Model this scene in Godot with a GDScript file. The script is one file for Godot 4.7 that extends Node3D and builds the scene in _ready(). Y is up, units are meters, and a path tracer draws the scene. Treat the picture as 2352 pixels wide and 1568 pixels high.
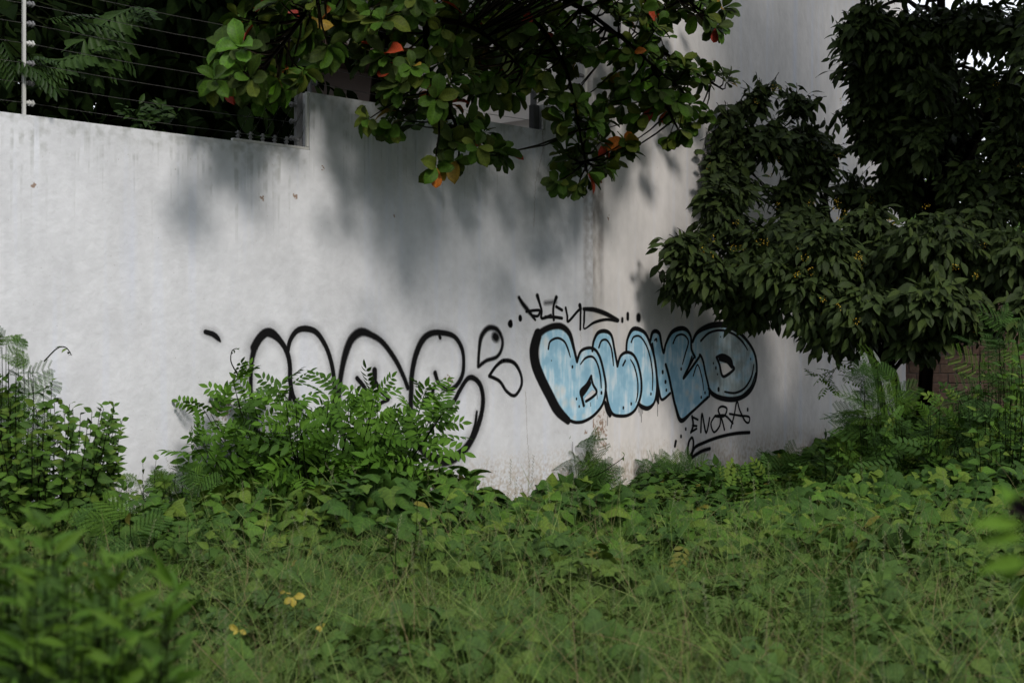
extends Node3D
# A stepped white boundary wall with spray-painted lettering, seen across an overgrown plot under a tropical almond tree.

const EYE := 1.6
const W0 := Vector3(-3.585, 0.0, -9.96)          # a point at the foot of the wall
const E := Vector3(0.682, 0.0, -0.7314)          # along the wall, to the right
const N := Vector3(0.7314, 0.0, 0.682)           # out of the wall, towards the plot
const FOC := 3267.0

var rng := RandomNumberGenerator.new()
var used := {}
var hill := FastNoiseLite.new()
var mats := {}

func _ready() -> void:
	rng.seed = 7
	hill.seed = 11
	hill.frequency = 0.35
	# ---------------------------------------------------------------- camera, sky, sun, exposure
	var cam := Camera3D.new()
	cam.name = "camera"
	cam.position = Vector3(0, EYE, 0)
	cam.far = 900.0
	var lens := CameraAttributesPhysical.new()
	lens.frustum_focal_length = 50.0
	lens.frustum_focus_distance = 13.5
	lens.exposure_aperture = 3.4
	cam.attributes = lens
	add_child(cam)
	cam.fov = 26.99
	cam.current = true
	var we := WorldEnvironment.new()
	we.name = "environment"
	var env := Environment.new()
	env.background_mode = Environment.BG_SKY
	var sm := ProceduralSkyMaterial.new()
	sm.sky_top_color = Color(0.87, 0.895, 0.93)
	sm.sky_horizon_color = Color(0.95, 0.96, 0.99)
	sm.sky_curve = 0.2
	sm.ground_bottom_color = Color(0.12, 0.13, 0.09)
	sm.ground_horizon_color = Color(0.5, 0.52, 0.5)
	sm.sky_energy_multiplier = 1.25
	sm.ground_energy_multiplier = 0.5
	sm.sun_angle_max = 1.0
	var sky := Sky.new()
	sky.sky_material = sm
	env.sky = sky
	env.tonemap_mode = Environment.TONE_MAPPER_LINEAR
	env.tonemap_exposure = 0.78
	env.sdfgi_enabled = true
	env.ssao_enabled = true
	env.ssil_enabled = true
	we.environment = env
	add_child(we)
	var sun := DirectionalLight3D.new()
	sun.name = "sun"
	sun.light_energy = 1.0
	sun.light_color = Color(1.0, 0.975, 0.945)
	sun.light_angular_distance = 11.0
	sun.shadow_enabled = true
	add_child(sun)
	var to_sun := (E * -0.28 + Vector3.UP * 0.60 + N * 0.75).normalized()
	sun.look_at_from_position(to_sun * 50.0, Vector3.ZERO, Vector3.UP)

	make_materials()
	build_ground()
	build_walls()
	build_fences()
	build_background()
	build_almond()
	build_palm()
	build_right_trees()
	build_bushes()
	build_ground_cover()
	build_small_things()

# ==================================================================== helpers

func v(x: float, y: float, depth: float) -> Vector3:
	return Vector3((x - 1176.0) / FOC * depth, EYE - (y - 784.0) / FOC * depth, -depth)

func wp(x: float, y: float, out: float) -> Vector3:
	var d := Vector3((x - 1176.0) / FOC, -(y - 784.0) / FOC, -1.0)
	var eye := Vector3(0, EYE, 0)
	var t := (W0 + N * out - eye).dot(N) / d.dot(N)
	return eye + d * t

func ws(x: float, y: float) -> Vector2:
	var p := wp(x, y, 0.0)
	return Vector2((p - W0).dot(E), p.y)

func out_of(p: Vector3) -> float:
	return (p - W0).dot(N)

func wl(s: float, h: float, out: float) -> Vector3:
	return W0 + E * s + Vector3.UP * h + N * out

func on_screen(p: Vector3, slack := 0.0) -> bool:
	if p.z > -0.5:
		return false
	var x := p.x / -p.z
	var y := (p.y - EYE) / -p.z
	return absf(x) < 0.36 + slack and absf(y) < 0.24 + slack

func named(s: String) -> String:
	var n: int = used.get(s, 0)
	used[s] = n + 1
	return s if n == 0 else "%s_%03d" % [s, n]

func thing(called: String, label: String, category: String, at := Vector3.ZERO, group := "") -> Node3D:
	var o := Node3D.new()
	o.name = named(called)
	add_child(o)
	o.position = at
	o.set_meta("label", label)
	o.set_meta("category", category)
	if group != "":
		o.set_meta("group", group)
	return o

func part(called: String, mesh: Mesh, mat: Material, parent: Node3D, label := "") -> MeshInstance3D:
	var o := MeshInstance3D.new()
	o.name = called
	o.mesh = mesh
	o.material_override = mat
	parent.add_child(o, true)
	if label != "":
		o.set_meta("label", label)
	return o

func stuff(called: String, mesh: Mesh, mat: Material, where: Array, tints: Array, parent: Node3D, label := "", category := "") -> MultiMeshInstance3D:
	var mm := MultiMesh.new()
	mm.transform_format = MultiMesh.TRANSFORM_3D
	mm.use_colors = true
	mm.mesh = mesh
	mm.instance_count = where.size()
	for i in where.size():
		mm.set_instance_transform(i, where[i])
		mm.set_instance_color(i, tints[i])
	var o := MultiMeshInstance3D.new()
	o.name = called
	o.multimesh = mm
	o.material_override = mat
	o.set_meta("kind", "stuff")
	if label != "":
		o.set_meta("label", label)
	if category != "":
		o.set_meta("category", category)
	parent.add_child(o, true)
	return o

func lin(r: float, g: float, b: float) -> Color:
	return Color(r, g, b).linear_to_srgb()

func mat(color: Color, rough := 0.8, metal := 0.0) -> StandardMaterial3D:
	var m := StandardMaterial3D.new()
	m.albedo_color = color
	m.roughness = rough
	m.metallic = metal
	return m

func frame(dir: Vector3, up: Vector3) -> Basis:
	var z := dir.normalized()
	var x := up.cross(z)
	if x.length() < 0.02:
		x = Vector3(0.3, 0.1, 1).cross(z)
	x = x.normalized()
	return Basis(x, z.cross(x), z)

func rdir() -> Vector3:
	var z := rng.randf_range(-1, 1)
	var a := rng.randf() * TAU
	var r := sqrt(1 - z * z)
	return Vector3(cos(a) * r, z, sin(a) * r)

func rr(a: float, b: float) -> float:
	return rng.randf_range(a, b)

func box(st: SurfaceTool, a: Vector3, b: Vector3, c := 0.0) -> void:
	# a box from corner a to corner b, its edges cut by c
	var m := (a + b) / 2
	var h := (b - a) / 2
	var verts := []
	for f in 6:
		var ax := f / 2
		var sg := 1.0 if f % 2 == 0 else -1.0
		var n := Vector3.ZERO
		n[ax] = sg
		var u := Vector3.ZERO
		u[(ax + 1) % 3] = 1
		var w := Vector3.ZERO
		w[(ax + 2) % 3] = 1
		var hu := absf(h[(ax + 1) % 3]) - c
		var hw := absf(h[(ax + 2) % 3]) - c
		var q := [m + n * absf(h[ax]) - u * hu - w * hw, m + n * absf(h[ax]) + u * hu - w * hw, m + n * absf(h[ax]) + u * hu + w * hw, m + n * absf(h[ax]) - u * hu + w * hw]
		verts.append(q)
		quad(st, q, n, sg < 0)
	if c > 0:
		for ax in 3:
			for s1 in [-1.0, 1.0]:
				for s2 in [-1.0, 1.0]:
					var b1 := (ax + 1) % 3
					var b2 := (ax + 2) % 3
					var p1 := m
					p1[b1] += s1 * absf(h[b1])
					p1[b2] += s2 * (absf(h[b2]) - c)
					var p2 := m
					p2[b1] += s1 * (absf(h[b1]) - c)
					p2[b2] += s2 * absf(h[b2])
					var l := Vector3.ZERO
					l[ax] = absf(h[ax]) - c
					var n2 := Vector3.ZERO
					n2[b1] = s1
					n2[b2] = s2
					quad(st, [p1 - l, p1 + l, p2 + l, p2 - l], n2.normalized(), false)

func quad(st: SurfaceTool, q: Array, n: Vector3, _flip: bool) -> void:
	# wound so that the front looks along n
	var g: Vector3 = (q[1] - q[0]).cross(q[2] - q[0])
	var o := [0, 2, 1, 0, 3, 2] if g.dot(n) > 0 else [0, 1, 2, 0, 2, 3]
	for k in o:
		st.set_normal(n)
		st.set_uv(Vector2(q[k].x, q[k].y))
		st.add_vertex(q[k])

func begin() -> SurfaceTool:
	var st := SurfaceTool.new()
	st.begin(Mesh.PRIMITIVE_TRIANGLES)
	return st

func tube(st: SurfaceTool, pts: Array, r0: float, r1: float, sides := 6) -> void:
	var n := pts.size()
	var rings := []
	for i in n:
		var p: Vector3 = pts[i]
		var t: Vector3 = (pts[mini(i + 1, n - 1)] - pts[maxi(i - 1, 0)]).normalized()
		var b := frame(t, Vector3(0.21, 0.13, 0.97))
		var r := lerpf(r0, r1, float(i) / (n - 1))
		var ring := []
		for k in sides + 1:
			var a := TAU * k / sides
			var d := b.x * cos(a) + b.y * sin(a)
			ring.append([p + d * r, d, Vector2(float(k) / sides, float(i))])
		rings.append(ring)
	for i in n - 1:
		for k in sides:
			for e in [rings[i][k], rings[i][k + 1], rings[i + 1][k + 1], rings[i][k], rings[i + 1][k + 1], rings[i + 1][k]]:
				st.set_normal(e[1])
				st.set_uv(e[2])
				st.add_vertex(e[0])

func curve(a: Vector3, b: Vector3, bow: Vector3, n := 6, wig := 0.0) -> Array:
	var out := []
	for i in n + 1:
		var t := float(i) / n
		var p := a.lerp(b, t) + bow * 4.0 * t * (1 - t)
		if wig > 0 and i > 0 and i < n:
			p += rdir() * wig
		out.append(p)
	return out

# ==================================================================== leaf shapes (base at the origin, blade along +z, upper side +y)

func blade(st: SurfaceTool, xf: Transform3D, length: float, width: float, widest: float, fold: float, droop: float, rows := 6, tip := 1.0, wave := 0.0, cols := 2, bite := 0.0) -> void:
	# outline: rises to its greatest width at «widest», then falls to a point (tip 1) or a rounded end (tip below 1)
	var first := blade_first
	for i in rows + 1:
		var t := float(i) / rows
		var w: float
		if t < widest:
			w = pow(sin(t / widest * PI / 2), 0.85)
		else:
			w = pow(maxf(0.0, cos((t - widest) / (1 - widest) * PI / 2)), tip)
		w = maxf(w, 0.02) * width / 2
		for k in cols * 2 + 1:
			var q := float(k - cols) / cols
			var ww := w * (1.0 - bite * absf(q) * (0.5 + 0.5 * sin(t * 31.0 + q * 5.0)))
			var p := Vector3(q * ww, absf(q) * fold * w - droop * t * t * length + wave * sin(t * 9.0 + q * 2.5) * absf(q) * length, t * length * (1.0 - 0.12 * absf(droop)))
			st.set_uv(Vector2(0.5 + q * 0.5, t))
			st.add_vertex(xf * p)
	var m := cols * 2 + 1
	for i in rows:
		for k in cols * 2:
			var a := first + i * m + k
			for e in [a, a + 1, a + m + 1, a, a + m + 1, a + m]:
				st.add_index(e)
	blade_first = first + (rows + 1) * m

var blade_first := 0

func one_leaf(length: float, width: float, widest: float, fold: float, droop: float, rows := 6, tip := 1.0, wave := 0.0, cols := 2, bite := 0.0) -> ArrayMesh:
	var st := begin()
	st.set_smooth_group(0)
	blade_first = 0
	blade(st, Transform3D(), length, width, widest, fold, droop, rows, tip, wave, cols, bite)
	st.generate_normals()
	return st.commit()

func lobed_leaf(size: float, lobes: int, depth: float, cup: float, stalk := true) -> ArrayMesh:
	# a palmate blade: stalk joins near the back edge, lobes spread over 260 degrees
	var st := begin()
	st.set_smooth_group(0)
	var n := lobes * 6
	var c := Vector3(0, 0.0, size * 0.32)
	st.set_uv(Vector2(0.5, 0.3))
	st.add_vertex(c)
	for ring in 2:
		for i in n + 1:
			var q := float(i) / n
			var a := lerpf(-2.6, 2.6, q)
			var l := absf(fposmod(q * lobes, 1.0) - 0.5) * 2.0
			var r := size * 0.68 * (1.0 - depth * pow(l, 0.75)) * (1.0 - 0.28 * absf(a) / 2.6)
			if ring == 0:
				r *= 0.5
			var p := c + Vector3(sin(a) * r, 0, cos(a) * r)
			p.y = -cup * r * r / size + (0.05 * size * (0.5 - l) if ring == 1 else 0.025 * size * (0.5 - l))
			st.set_uv(Vector2(0.5 + p.x / size * 0.75, clampf(p.z / size, 0, 1)))
			st.add_vertex(p)
	for i in n:
		for e in [0, 1 + i, 2 + i]:
			st.add_index(e)
		var a := 1 + i
		var b := 2 + n + i
		for e in [a, b, b + 1, a, b + 1, a + 1]:
			st.add_index(e)
	st.generate_normals()
	return st.commit()

func compound_leaf(length: float, pairs: int, ll: float, lw: float, droop: float, widest := 0.45) -> ArrayMesh:
	# one pinnate leaf: a thin rachis with paired leaflets and one at the end
	var st := begin()
	st.set_smooth_group(0)
	blade_first = 0
	blade(st, Transform3D(), length, 0.006, 0.3, 0.3, droop, 4, 0.3, 0.0, 1)
	for i in pairs:
		var t := lerpf(0.22, 0.93, float(i) / (pairs - 1))
		var at := Vector3(0, -droop * t * t * length, t * length * (1.0 - 0.12 * droop))
		var k := lerpf(0.8, 1.0, sin(t * PI))
		for s in [-1.0, 1.0]:
			var d := Vector3(s * 1.0, -0.12 - 0.35 * droop + rr(-0.1, 0.1), 0.55 + rr(-0.1, 0.15))
			var b := frame(d, Vector3(s * 0.15, 1, 0.1))
			blade(st, Transform3D(b, at), ll * k, lw * k, widest, 0.25, 0.1 + rr(0, 0.15), 4, 0.9, 0.0, 1)
	var e := Vector3(0, -droop * length, length * (1.0 - 0.12 * droop))
	blade(st, Transform3D(frame(Vector3(0, -droop, 1), Vector3.UP), e), ll, lw, widest, 0.25, 0.15, 4, 0.9, 0.0, 1)
	st.generate_normals()
	return st.commit()

func feather_leaf(length: float, pairs: int, leaflets: int, droop: float) -> ArrayMesh:
	# one twice-pinnate leaf: paired side stalks, each lined with narrow leaflets
	var st := begin()
	st.set_smooth_group(0)
	blade_first = 0
	blade(st, Transform3D(), length, 0.005, 0.3, 0.3, droop, 4, 0.3, 0.0, 1)
	for i in pairs:
		var t := lerpf(0.2, 1.0, float(i) / (pairs - 1))
		var at := Vector3(0, -droop * t * t * length, t * length * (1.0 - 0.12 * droop))
		for s in [-1.0, 1.0]:
			var pl := length * lerpf(0.42, 0.5, sin(t * PI)) * (0.8 if i == pairs - 1 else 1.0)
			var d := Vector3(s, -0.2 + rr(-0.1, 0.1), 0.55 + 0.5 * t).normalized()
			var b := frame(d, Vector3(0, 1, 0.1))
			var x := Transform3D(b, at)
			blade(st, x, pl, 0.003, 0.3, 0.0, 0.12, 2, 0.3, 0.0, 1)
			for j in leaflets:
				var u := (j + 0.6) / leaflets
				var base := x * Vector3(0, -0.12 * u * u * pl, u * pl)
				for z in [-1.0, 1.0]:
					var ld := b * Vector3(z, 0.05, 0.45)
					var len := pl * 0.15 * (1.0 - 0.35 * absf(u - 0.45))
					var wv := b * Vector3(0, 0, 1) * pl / leaflets * 0.40
					st.set_uv(Vector2(0.4, 0.2))
					st.add_vertex(base - wv * 0.6)
					st.set_uv(Vector2(0.6, 0.2))
					st.add_vertex(base + wv * 0.8)
					st.set_uv(Vector2(0.6, 0.9))
					st.add_vertex(base + ld * len + wv * 0.6)
					st.set_uv(Vector2(0.4, 0.9))
					st.add_vertex(base + ld * len * 0.96 - wv * 0.5)
					for e in [0, 1, 2, 0, 2, 3]:
						st.add_index(blade_first + e)
					blade_first += 4
	st.generate_normals()
	return st.commit()

func wedge_frond(length: float, pairs: int) -> ArrayMesh:
	# a fishtail palm's side branch: hanging wedge leaflets with torn ends
	var st := begin()
	st.set_smooth_group(0)
	blade_first = 0
	blade(st, Transform3D(), length, 0.012, 0.3, 0.3, 0.25, 5, 0.3, 0.0, 1)
	for i in pairs:
		var t := lerpf(0.12, 1.0, float(i) / (pairs - 1))
		var at := Vector3(0, -0.25 * t * t * length, t * length * 0.97)
		for s in [-1.0, 1.0]:
			var ll := length * rr(0.26, 0.36) * lerpf(1.0, 0.75, t)
			var b := frame(Vector3(s * 0.75, -0.65 + rr(-0.2, 0.2), 0.55 + rr(-0.1, 0.2)), Vector3(-s * 0.3, 1, 0.3))
			var first := blade_first
			var w := ll * rr(0.4, 0.5)
			var pts := [Vector3(-0.008, 0, 0), Vector3(0.008, 0, 0), Vector3(-w * 0.32, 0.02, ll * 0.5), Vector3(0, -0.012, ll * 0.5), Vector3(w * 0.36, 0.02, ll * 0.5),
				Vector3(-w * 0.55, 0.0, ll * 0.8), Vector3(-w * 0.25, -0.02, ll * 0.86), Vector3(0, -0.03, ll * 0.8), Vector3(w * 0.3, -0.03, ll * 0.98), Vector3(w * 0.62, -0.02, ll * 1.12)]
			for p in pts:
				st.set_uv(Vector2(0.5 + p.x / ll, p.z / ll))
				st.add_vertex(Transform3D(b, at) * p)
			for e in [0, 1, 3, 0, 3, 2, 1, 4, 3, 2, 3, 6, 2, 6, 5, 3, 7, 6, 3, 4, 8, 3, 8, 7, 4, 9, 8]:
				st.add_index(first + e)
			blade_first = first + pts.size()
	st.generate_normals()
	return st.commit()

# ==================================================================== materials

func vein_texture(sd: int, veins: int, blotch: float, rib: float) -> ImageTexture:
	var w := 96
	var h := 192
	var n := FastNoiseLite.new()
	n.seed = sd
	n.frequency = 0.035
	n.fractal_octaves = 3
	var im := Image.create(w, h, false, Image.FORMAT_RGB8)
	for y in h:
		for x in w:
			var u := absf((x + 0.5) / w - 0.5) * 2.0
			var t := (y + 0.5) / h
			var g := 0.86 + 0.10 * n.get_noise_2d(x, y)
			var ph := fposmod((t - u * 0.22) * veins, 1.0)
			g += 0.10 * exp(-pow((ph - 0.5) / 0.10, 2.0)) * (1.0 - u * 0.6) - 0.05 * exp(-pow((ph - 0.2) / 0.2, 2.0))
			var c := Color(g, g, g)
			var m := exp(-pow(u / 0.055, 2.0)) * rib
			c = c.lerp(Color(1.0, 1.0, 0.85), clampf(m, 0, 1))
			var b := clampf((n.get_noise_2d(x * 1.7 + 300, y * 1.7) - 0.25) * 3.0, 0, 1) * blotch
			c = c.lerp(Color(1.0, 0.80, 0.45), b)
			im.set_pixel(x, y, c)
	return ImageTexture.create_from_image(im)

func leaf_mats(tex: Texture2D, colors: Array, rough: float, back: float, spec := 0.5) -> Array:
	# colours are linear; the first material is also the one tinted copy by copy
	var out := []
	for c in [Vector3(1, 1, 1)] + colors:
		var m := StandardMaterial3D.new()
		m.albedo_texture = tex
		m.albedo_color = lin(c.x, c.y, c.z)
		m.roughness = rough
		m.metallic_specular = spec
		m.cull_mode = BaseMaterial3D.CULL_DISABLED
		m.vertex_color_use_as_albedo = true
		if back > 0:
			m.backlight_enabled = true
			m.backlight = Color(back, back, back * 0.5)
		out.append(m)
	return [out[0], out.slice(1), colors]

func tone(k: Array) -> Color:
	var c: Vector3 = k[2][rng.randi() % k[2].size()] * rr(0.85, 1.15)
	return Color(c.x, c.y, c.z)

func make_materials() -> void:
	var broad := vein_texture(1, 9, 0.5, 0.9)
	var plain := vein_texture(2, 7, 0.15, 0.55)
	var fine := vein_texture(3, 12, 0.1, 0.4)
	mats.almond = leaf_mats(broad, [Vector3(0.044, 0.095, 0.012), Vector3(0.055, 0.12, 0.014), Vector3(0.038, 0.070, 0.012), Vector3(0.085, 0.115, 0.018), Vector3(0.048, 0.074, 0.018)], 0.55, 0.5, 0.2)
	mats.almond_old = leaf_mats(broad, [Vector3(0.40, 0.06, 0.02), Vector3(0.45, 0.14, 0.02), Vector3(0.36, 0.045, 0.03), Vector3(0.26, 0.17, 0.02)], 0.55, 0.5, 0.3)
	mats.almond_new = leaf_mats(broad, [Vector3(0.085, 0.21, 0.012), Vector3(0.07, 0.17, 0.012)], 0.5, 0.55, 0.3)
	mats.dark = leaf_mats(plain, [Vector3(0.010, 0.020, 0.005), Vector3(0.014, 0.027, 0.006), Vector3(0.008, 0.016, 0.005)], 0.9, 0.1, 0.1)
	mats.shrub = leaf_mats(plain, [Vector3(0.042, 0.066, 0.020), Vector3(0.052, 0.082, 0.024), Vector3(0.034, 0.052, 0.018), Vector3(0.06, 0.09, 0.022)], 0.6, 0.3, 0.25)
	mats.fresh = leaf_mats(plain, [Vector3(0.11, 0.23, 0.022), Vector3(0.14, 0.27, 0.03)], 0.65, 0.6, 0.2)
	mats.senna = leaf_mats(fine, [Vector3(0.081, 0.188, 0.020), Vector3(0.106, 0.231, 0.025), Vector3(0.056, 0.131, 0.018)], 0.6, 0.55, 0.25)
	mats.bush = leaf_mats(plain, [Vector3(0.073, 0.156, 0.022), Vector3(0.088, 0.181, 0.025), Vector3(0.056, 0.119, 0.020), Vector3(0.112, 0.188, 0.027)], 0.6, 0.45, 0.25)
	mats.feather = leaf_mats(fine, [Vector3(0.075, 0.160, 0.040), Vector3(0.090, 0.190, 0.040), Vector3(0.120, 0.235, 0.032), Vector3(0.065, 0.135, 0.040)], 0.7, 0.45, 0.2)
	mats.vine = leaf_mats(plain, [Vector3(0.062, 0.138, 0.020), Vector3(0.083, 0.175, 0.022), Vector3(0.043, 0.098, 0.018), Vector3(0.131, 0.206, 0.030), Vector3(0.050, 0.112, 0.022)], 0.65, 0.45, 0.25)
	mats.near = leaf_mats(fine, [Vector3(0.066, 0.150, 0.014), Vector3(0.090, 0.180, 0.017), Vector3(0.050, 0.108, 0.014)], 0.6, 0.5, 0.25)
	mats.grass = leaf_mats(fine, [Vector3(0.127, 0.207, 0.052), Vector3(0.172, 0.253, 0.075), Vector3(0.26, 0.33, 0.11), Vector3(0.22, 0.32, 0.07), Vector3(0.098, 0.172, 0.034), Vector3(0.127, 0.207, 0.052), Vector3(0.24, 0.20, 0.10)], 0.7, 0.5, 0.25)
	mats.palm = leaf_mats(fine, [Vector3(0.024, 0.052, 0.012), Vector3(0.034, 0.070, 0.014)], 0.5, 0.35, 0.25)
	mats.bark = mat(lin(0.06, 0.045, 0.035), 0.9)
	mats.twig = mat(lin(0.07, 0.055, 0.035), 0.85)
	mats.green_stem = mat(lin(0.07, 0.10, 0.035), 0.7)
	mats.pale_stem = mat(lin(0.24, 0.27, 0.10), 0.7)
	mats.yellow_leaf = leaf_mats(broad, [Vector3(0.42, 0.34, 0.04)], 0.7, 0.4)
	mats.yellow = leaf_mats(fine, [Vector3(0.75, 0.50, 0.03)], 0.6, 0.4)

# ==================================================================== setting

func build_ground() -> void:
	var st := begin()
	st.set_smooth_group(0)
	var xs := []
	for i in 41:
		xs.append(-20.0 + i)
	xs = [-400.0, -120.0, -50.0] + xs + [50.0, 120.0, 400.0]
	var zs := []
	for i in 36:
		zs.append(5.0 - i)
	zs = [200.0, 60.0, 20.0] + zs + [-50.0, -120.0, -500.0]
	for z in zs:
		for x in xs:
			st.set_uv(Vector2(x, z))
			st.add_vertex(Vector3(x, 0.03 * hill.get_noise_2d(x * 2.0, z * 2.0), z))
	var m := xs.size()
	for j in zs.size() - 1:
		for i in m - 1:
			var a := j * m + i
			for e in [a, a + m + 1, a + 1, a, a + m, a + m + 1]:
				st.add_index(e)
	st.generate_normals()
	var g := mat(lin(0.075, 0.07, 0.035), 0.95)
	var n := NoiseTexture2D.new()
	n.width = 512
	n.height = 512
	n.seamless = true
	var f := FastNoiseLite.new()
	f.seed = 5
	f.frequency = 0.02
	f.fractal_octaves = 5
	n.noise = f
	var ramp := Gradient.new()
	ramp.set_color(0, Color(0.55, 0.6, 0.4))
	ramp.set_color(1, Color(1, 1, 1))
	n.color_ramp = ramp
	g.albedo_texture = n
	g.uv1_triplanar = true
	g.uv1_world_triplanar = true
	g.uv1_scale = Vector3(0.5, 0.5, 0.5)
	var o := part("ground", st.commit(), g, self)
	o.set_meta("kind", "structure")
	o.set_meta("label", "bare earth of the overgrown plot under the plants")

func plaster(sd: int, w: int, h: int, s0: float, s1: float, h1: float, base: Color, which: int) -> StandardMaterial3D:
	# paint with patches of overpainting, vertical rain streaks, algae along the tops, specks and bare spots; u runs along the wall, v down from the top
	var fine := FastNoiseLite.new()
	fine.seed = sd
	fine.frequency = 0.9 / 25.0
	fine.fractal_octaves = 4
	var wide := FastNoiseLite.new()
	wide.seed = sd + 1
	wide.frequency = 0.008
	wide.fractal_octaves = 3
	var streak := FastNoiseLite.new()
	streak.seed = sd + 2
	streak.frequency = 0.03
	streak.fractal_octaves = 3
	var speck := FastNoiseLite.new()
	speck.seed = sd + 3
	speck.frequency = 0.16
	var im := Image.create(w, h, false, Image.FORMAT_RGB8)
	for y in h:
		var hh := h1 * (1.0 - (y + 0.5) / h)
		for x in w:
			var s := lerpf(s0, s1, (x + 0.5) / w)
			var a := fine.get_noise_2d(x, y)
			var b := wide.get_noise_2d(x, y * 0.7)
			var c := streak.get_noise_2d(x * 0.8, y * 0.04)
			var g := 1.0 + 0.035 * a + 0.045 * b + 0.02 * c
			var col := base * g
			if c > 0.18:
				col = col.lerp(Color(0.80, 0.82, 0.88), (c - 0.18) * 0.8)
			var top := 3.21 if s < 2.76 else (3.70 if s < 5.75 else 3.96)
			if which == 1:
				top = 9.0
			var under := top - hh
			if under > -0.02 and which == 0:
				var reach := 0.16 + 1.3 * pow(maxf(0.0, streak.get_noise_2d(x * 2.4 + 900, 5.0) + 0.15), 1.5)
				var dirt := clampf(1.0 - under / reach, 0, 1) * clampf(0.35 + 1.2 * a + 0.6 * c, 0, 1)
				col = col.lerp(Color(0.42, 0.43, 0.40), dirt * 0.42)
			# the joint with the taller wall: a brown-grey rain stain running down it
			var j := absf(s - (6.46 if which == 0 else 6.52))
			if j < 0.5:
				var wd := 0.10 + 0.10 * (0.5 + c)
				var st := exp(-pow(j / maxf(wd, 0.02), 2.0)) * clampf((hh - 1.2) / 2.2, 0, 1)
				if hh < 3.99:
					col = col.lerp(Color(0.36, 0.33, 0.30), clampf(st * (0.42 + 0.5 * a + 0.6 * c), 0, 0.6))
			# splashes of earth near the foot
			if hh < 0.7:
				col = col.lerp(Color(0.55, 0.47, 0.38), clampf((0.6 - hh) * (0.5 + 1.3 * fine.get_noise_2d(x * 3.0, y * 3.0) + a), 0, 0.42))
			var k := speck.get_noise_2d(x, y)
			if k > 0.62:
				col = col.lerp(Color(0.35, 0.30, 0.26), clampf((k - 0.62) * 5.0, 0, 0.6) * clampf(0.4 + 2.0 * wide.get_noise_2d(x + 500, y), 0, 1))
			im.set_pixel(x, y, col)
	for q in [[1378, 985, 0.13, 0.25], [1345, 992, 0.03, 0.0], [1388, 1020, 0.04, 0.1], [505, 935, 0.12, 0.2], [868, 1062, 0.28, 0.38], [600, 455, 0.03, 0.1], [677, 450, 0.03, 0.1], [740, 385, 0.025, 0.1], [905, 495, 0.02, 0.0], [1030, 870, 0.06, 0.3], [1400, 500, 0.04, 0.3], [1700, 1075, 0.04, 0.25], [77, 425, 0.03, 0.2]]:
		var c: Vector2 = ws(q[0], q[1])
		var px := (c.x - s0) / (s1 - s0) * w
		var py := (1.0 - c.y / h1) * h
		var rad: float = q[2] / (s1 - s0) * w
		for y in range(maxi(0, int(py - rad)), mini(h, int(py + rad))):
			for x in range(maxi(0, int(px - rad)), mini(w, int(px + rad))):
				var dd := Vector2(x - px, y - py).length() / rad
				var al := clampf((speck.get_noise_2d(x * 0.9, y * 0.9) * 0.9 + fine.get_noise_2d(x * 2.0, y * 2.0) * 0.6 - q[3] + 0.45 * (1.0 - dd)) * 4.0, 0, 0.75) * (1.0 if dd < 1.0 else 0.0)
				if al > 0.0:
					im.set_pixel(x, y, im.get_pixel(x, y).lerp(Color(0.50, 0.40, 0.33), al))
	for q in [[[1207, 900], [1211, 1000], [1216, 1080], [1213, 1150]], [[1246, 300], [1248, 340], [1230, 420], [1226, 520]], [[1334, 760], [1335, 900]], [[1905, 1020], [1908, 1090]]]:
		for i in q.size() - 1:
			for k in 140:
				var t := k / 140.0
				var c: Vector2 = ws(lerpf(q[i][0], q[i + 1][0], t) + 2.5 * streak.get_noise_2d(k * 3.0, i * 50.0), lerpf(q[i][1], q[i + 1][1], t))
				var x := int((c.x - s0) / (s1 - s0) * w)
				var y := int((1.0 - c.y / h1) * h)
				if x >= 0 and x < w and y >= 0 and y < h:
					im.set_pixel(x, y, im.get_pixel(x, y).lerp(Color(0.40, 0.34, 0.30), 0.35 + 0.3 * fine.get_noise_2d(k * 4.0, 7.0)))
	var m := StandardMaterial3D.new()
	m.albedo_texture = ImageTexture.create_from_image(im)
	m.texture_repeat = false
	m.roughness = 0.85
	m.metallic_specular = 0.25
	var hn := NoiseTexture2D.new()
	hn.width = w
	hn.height = h
	hn.generate_mipmaps = false
	var f := FastNoiseLite.new()
	f.seed = sd + 9
	f.frequency = 0.05
	f.fractal_octaves = 5
	f.fractal_gain = 0.62
	hn.noise = f
	m.heightmap_enabled = true
	m.heightmap_texture = hn
	m.heightmap_scale = 0.30
	return m

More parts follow.
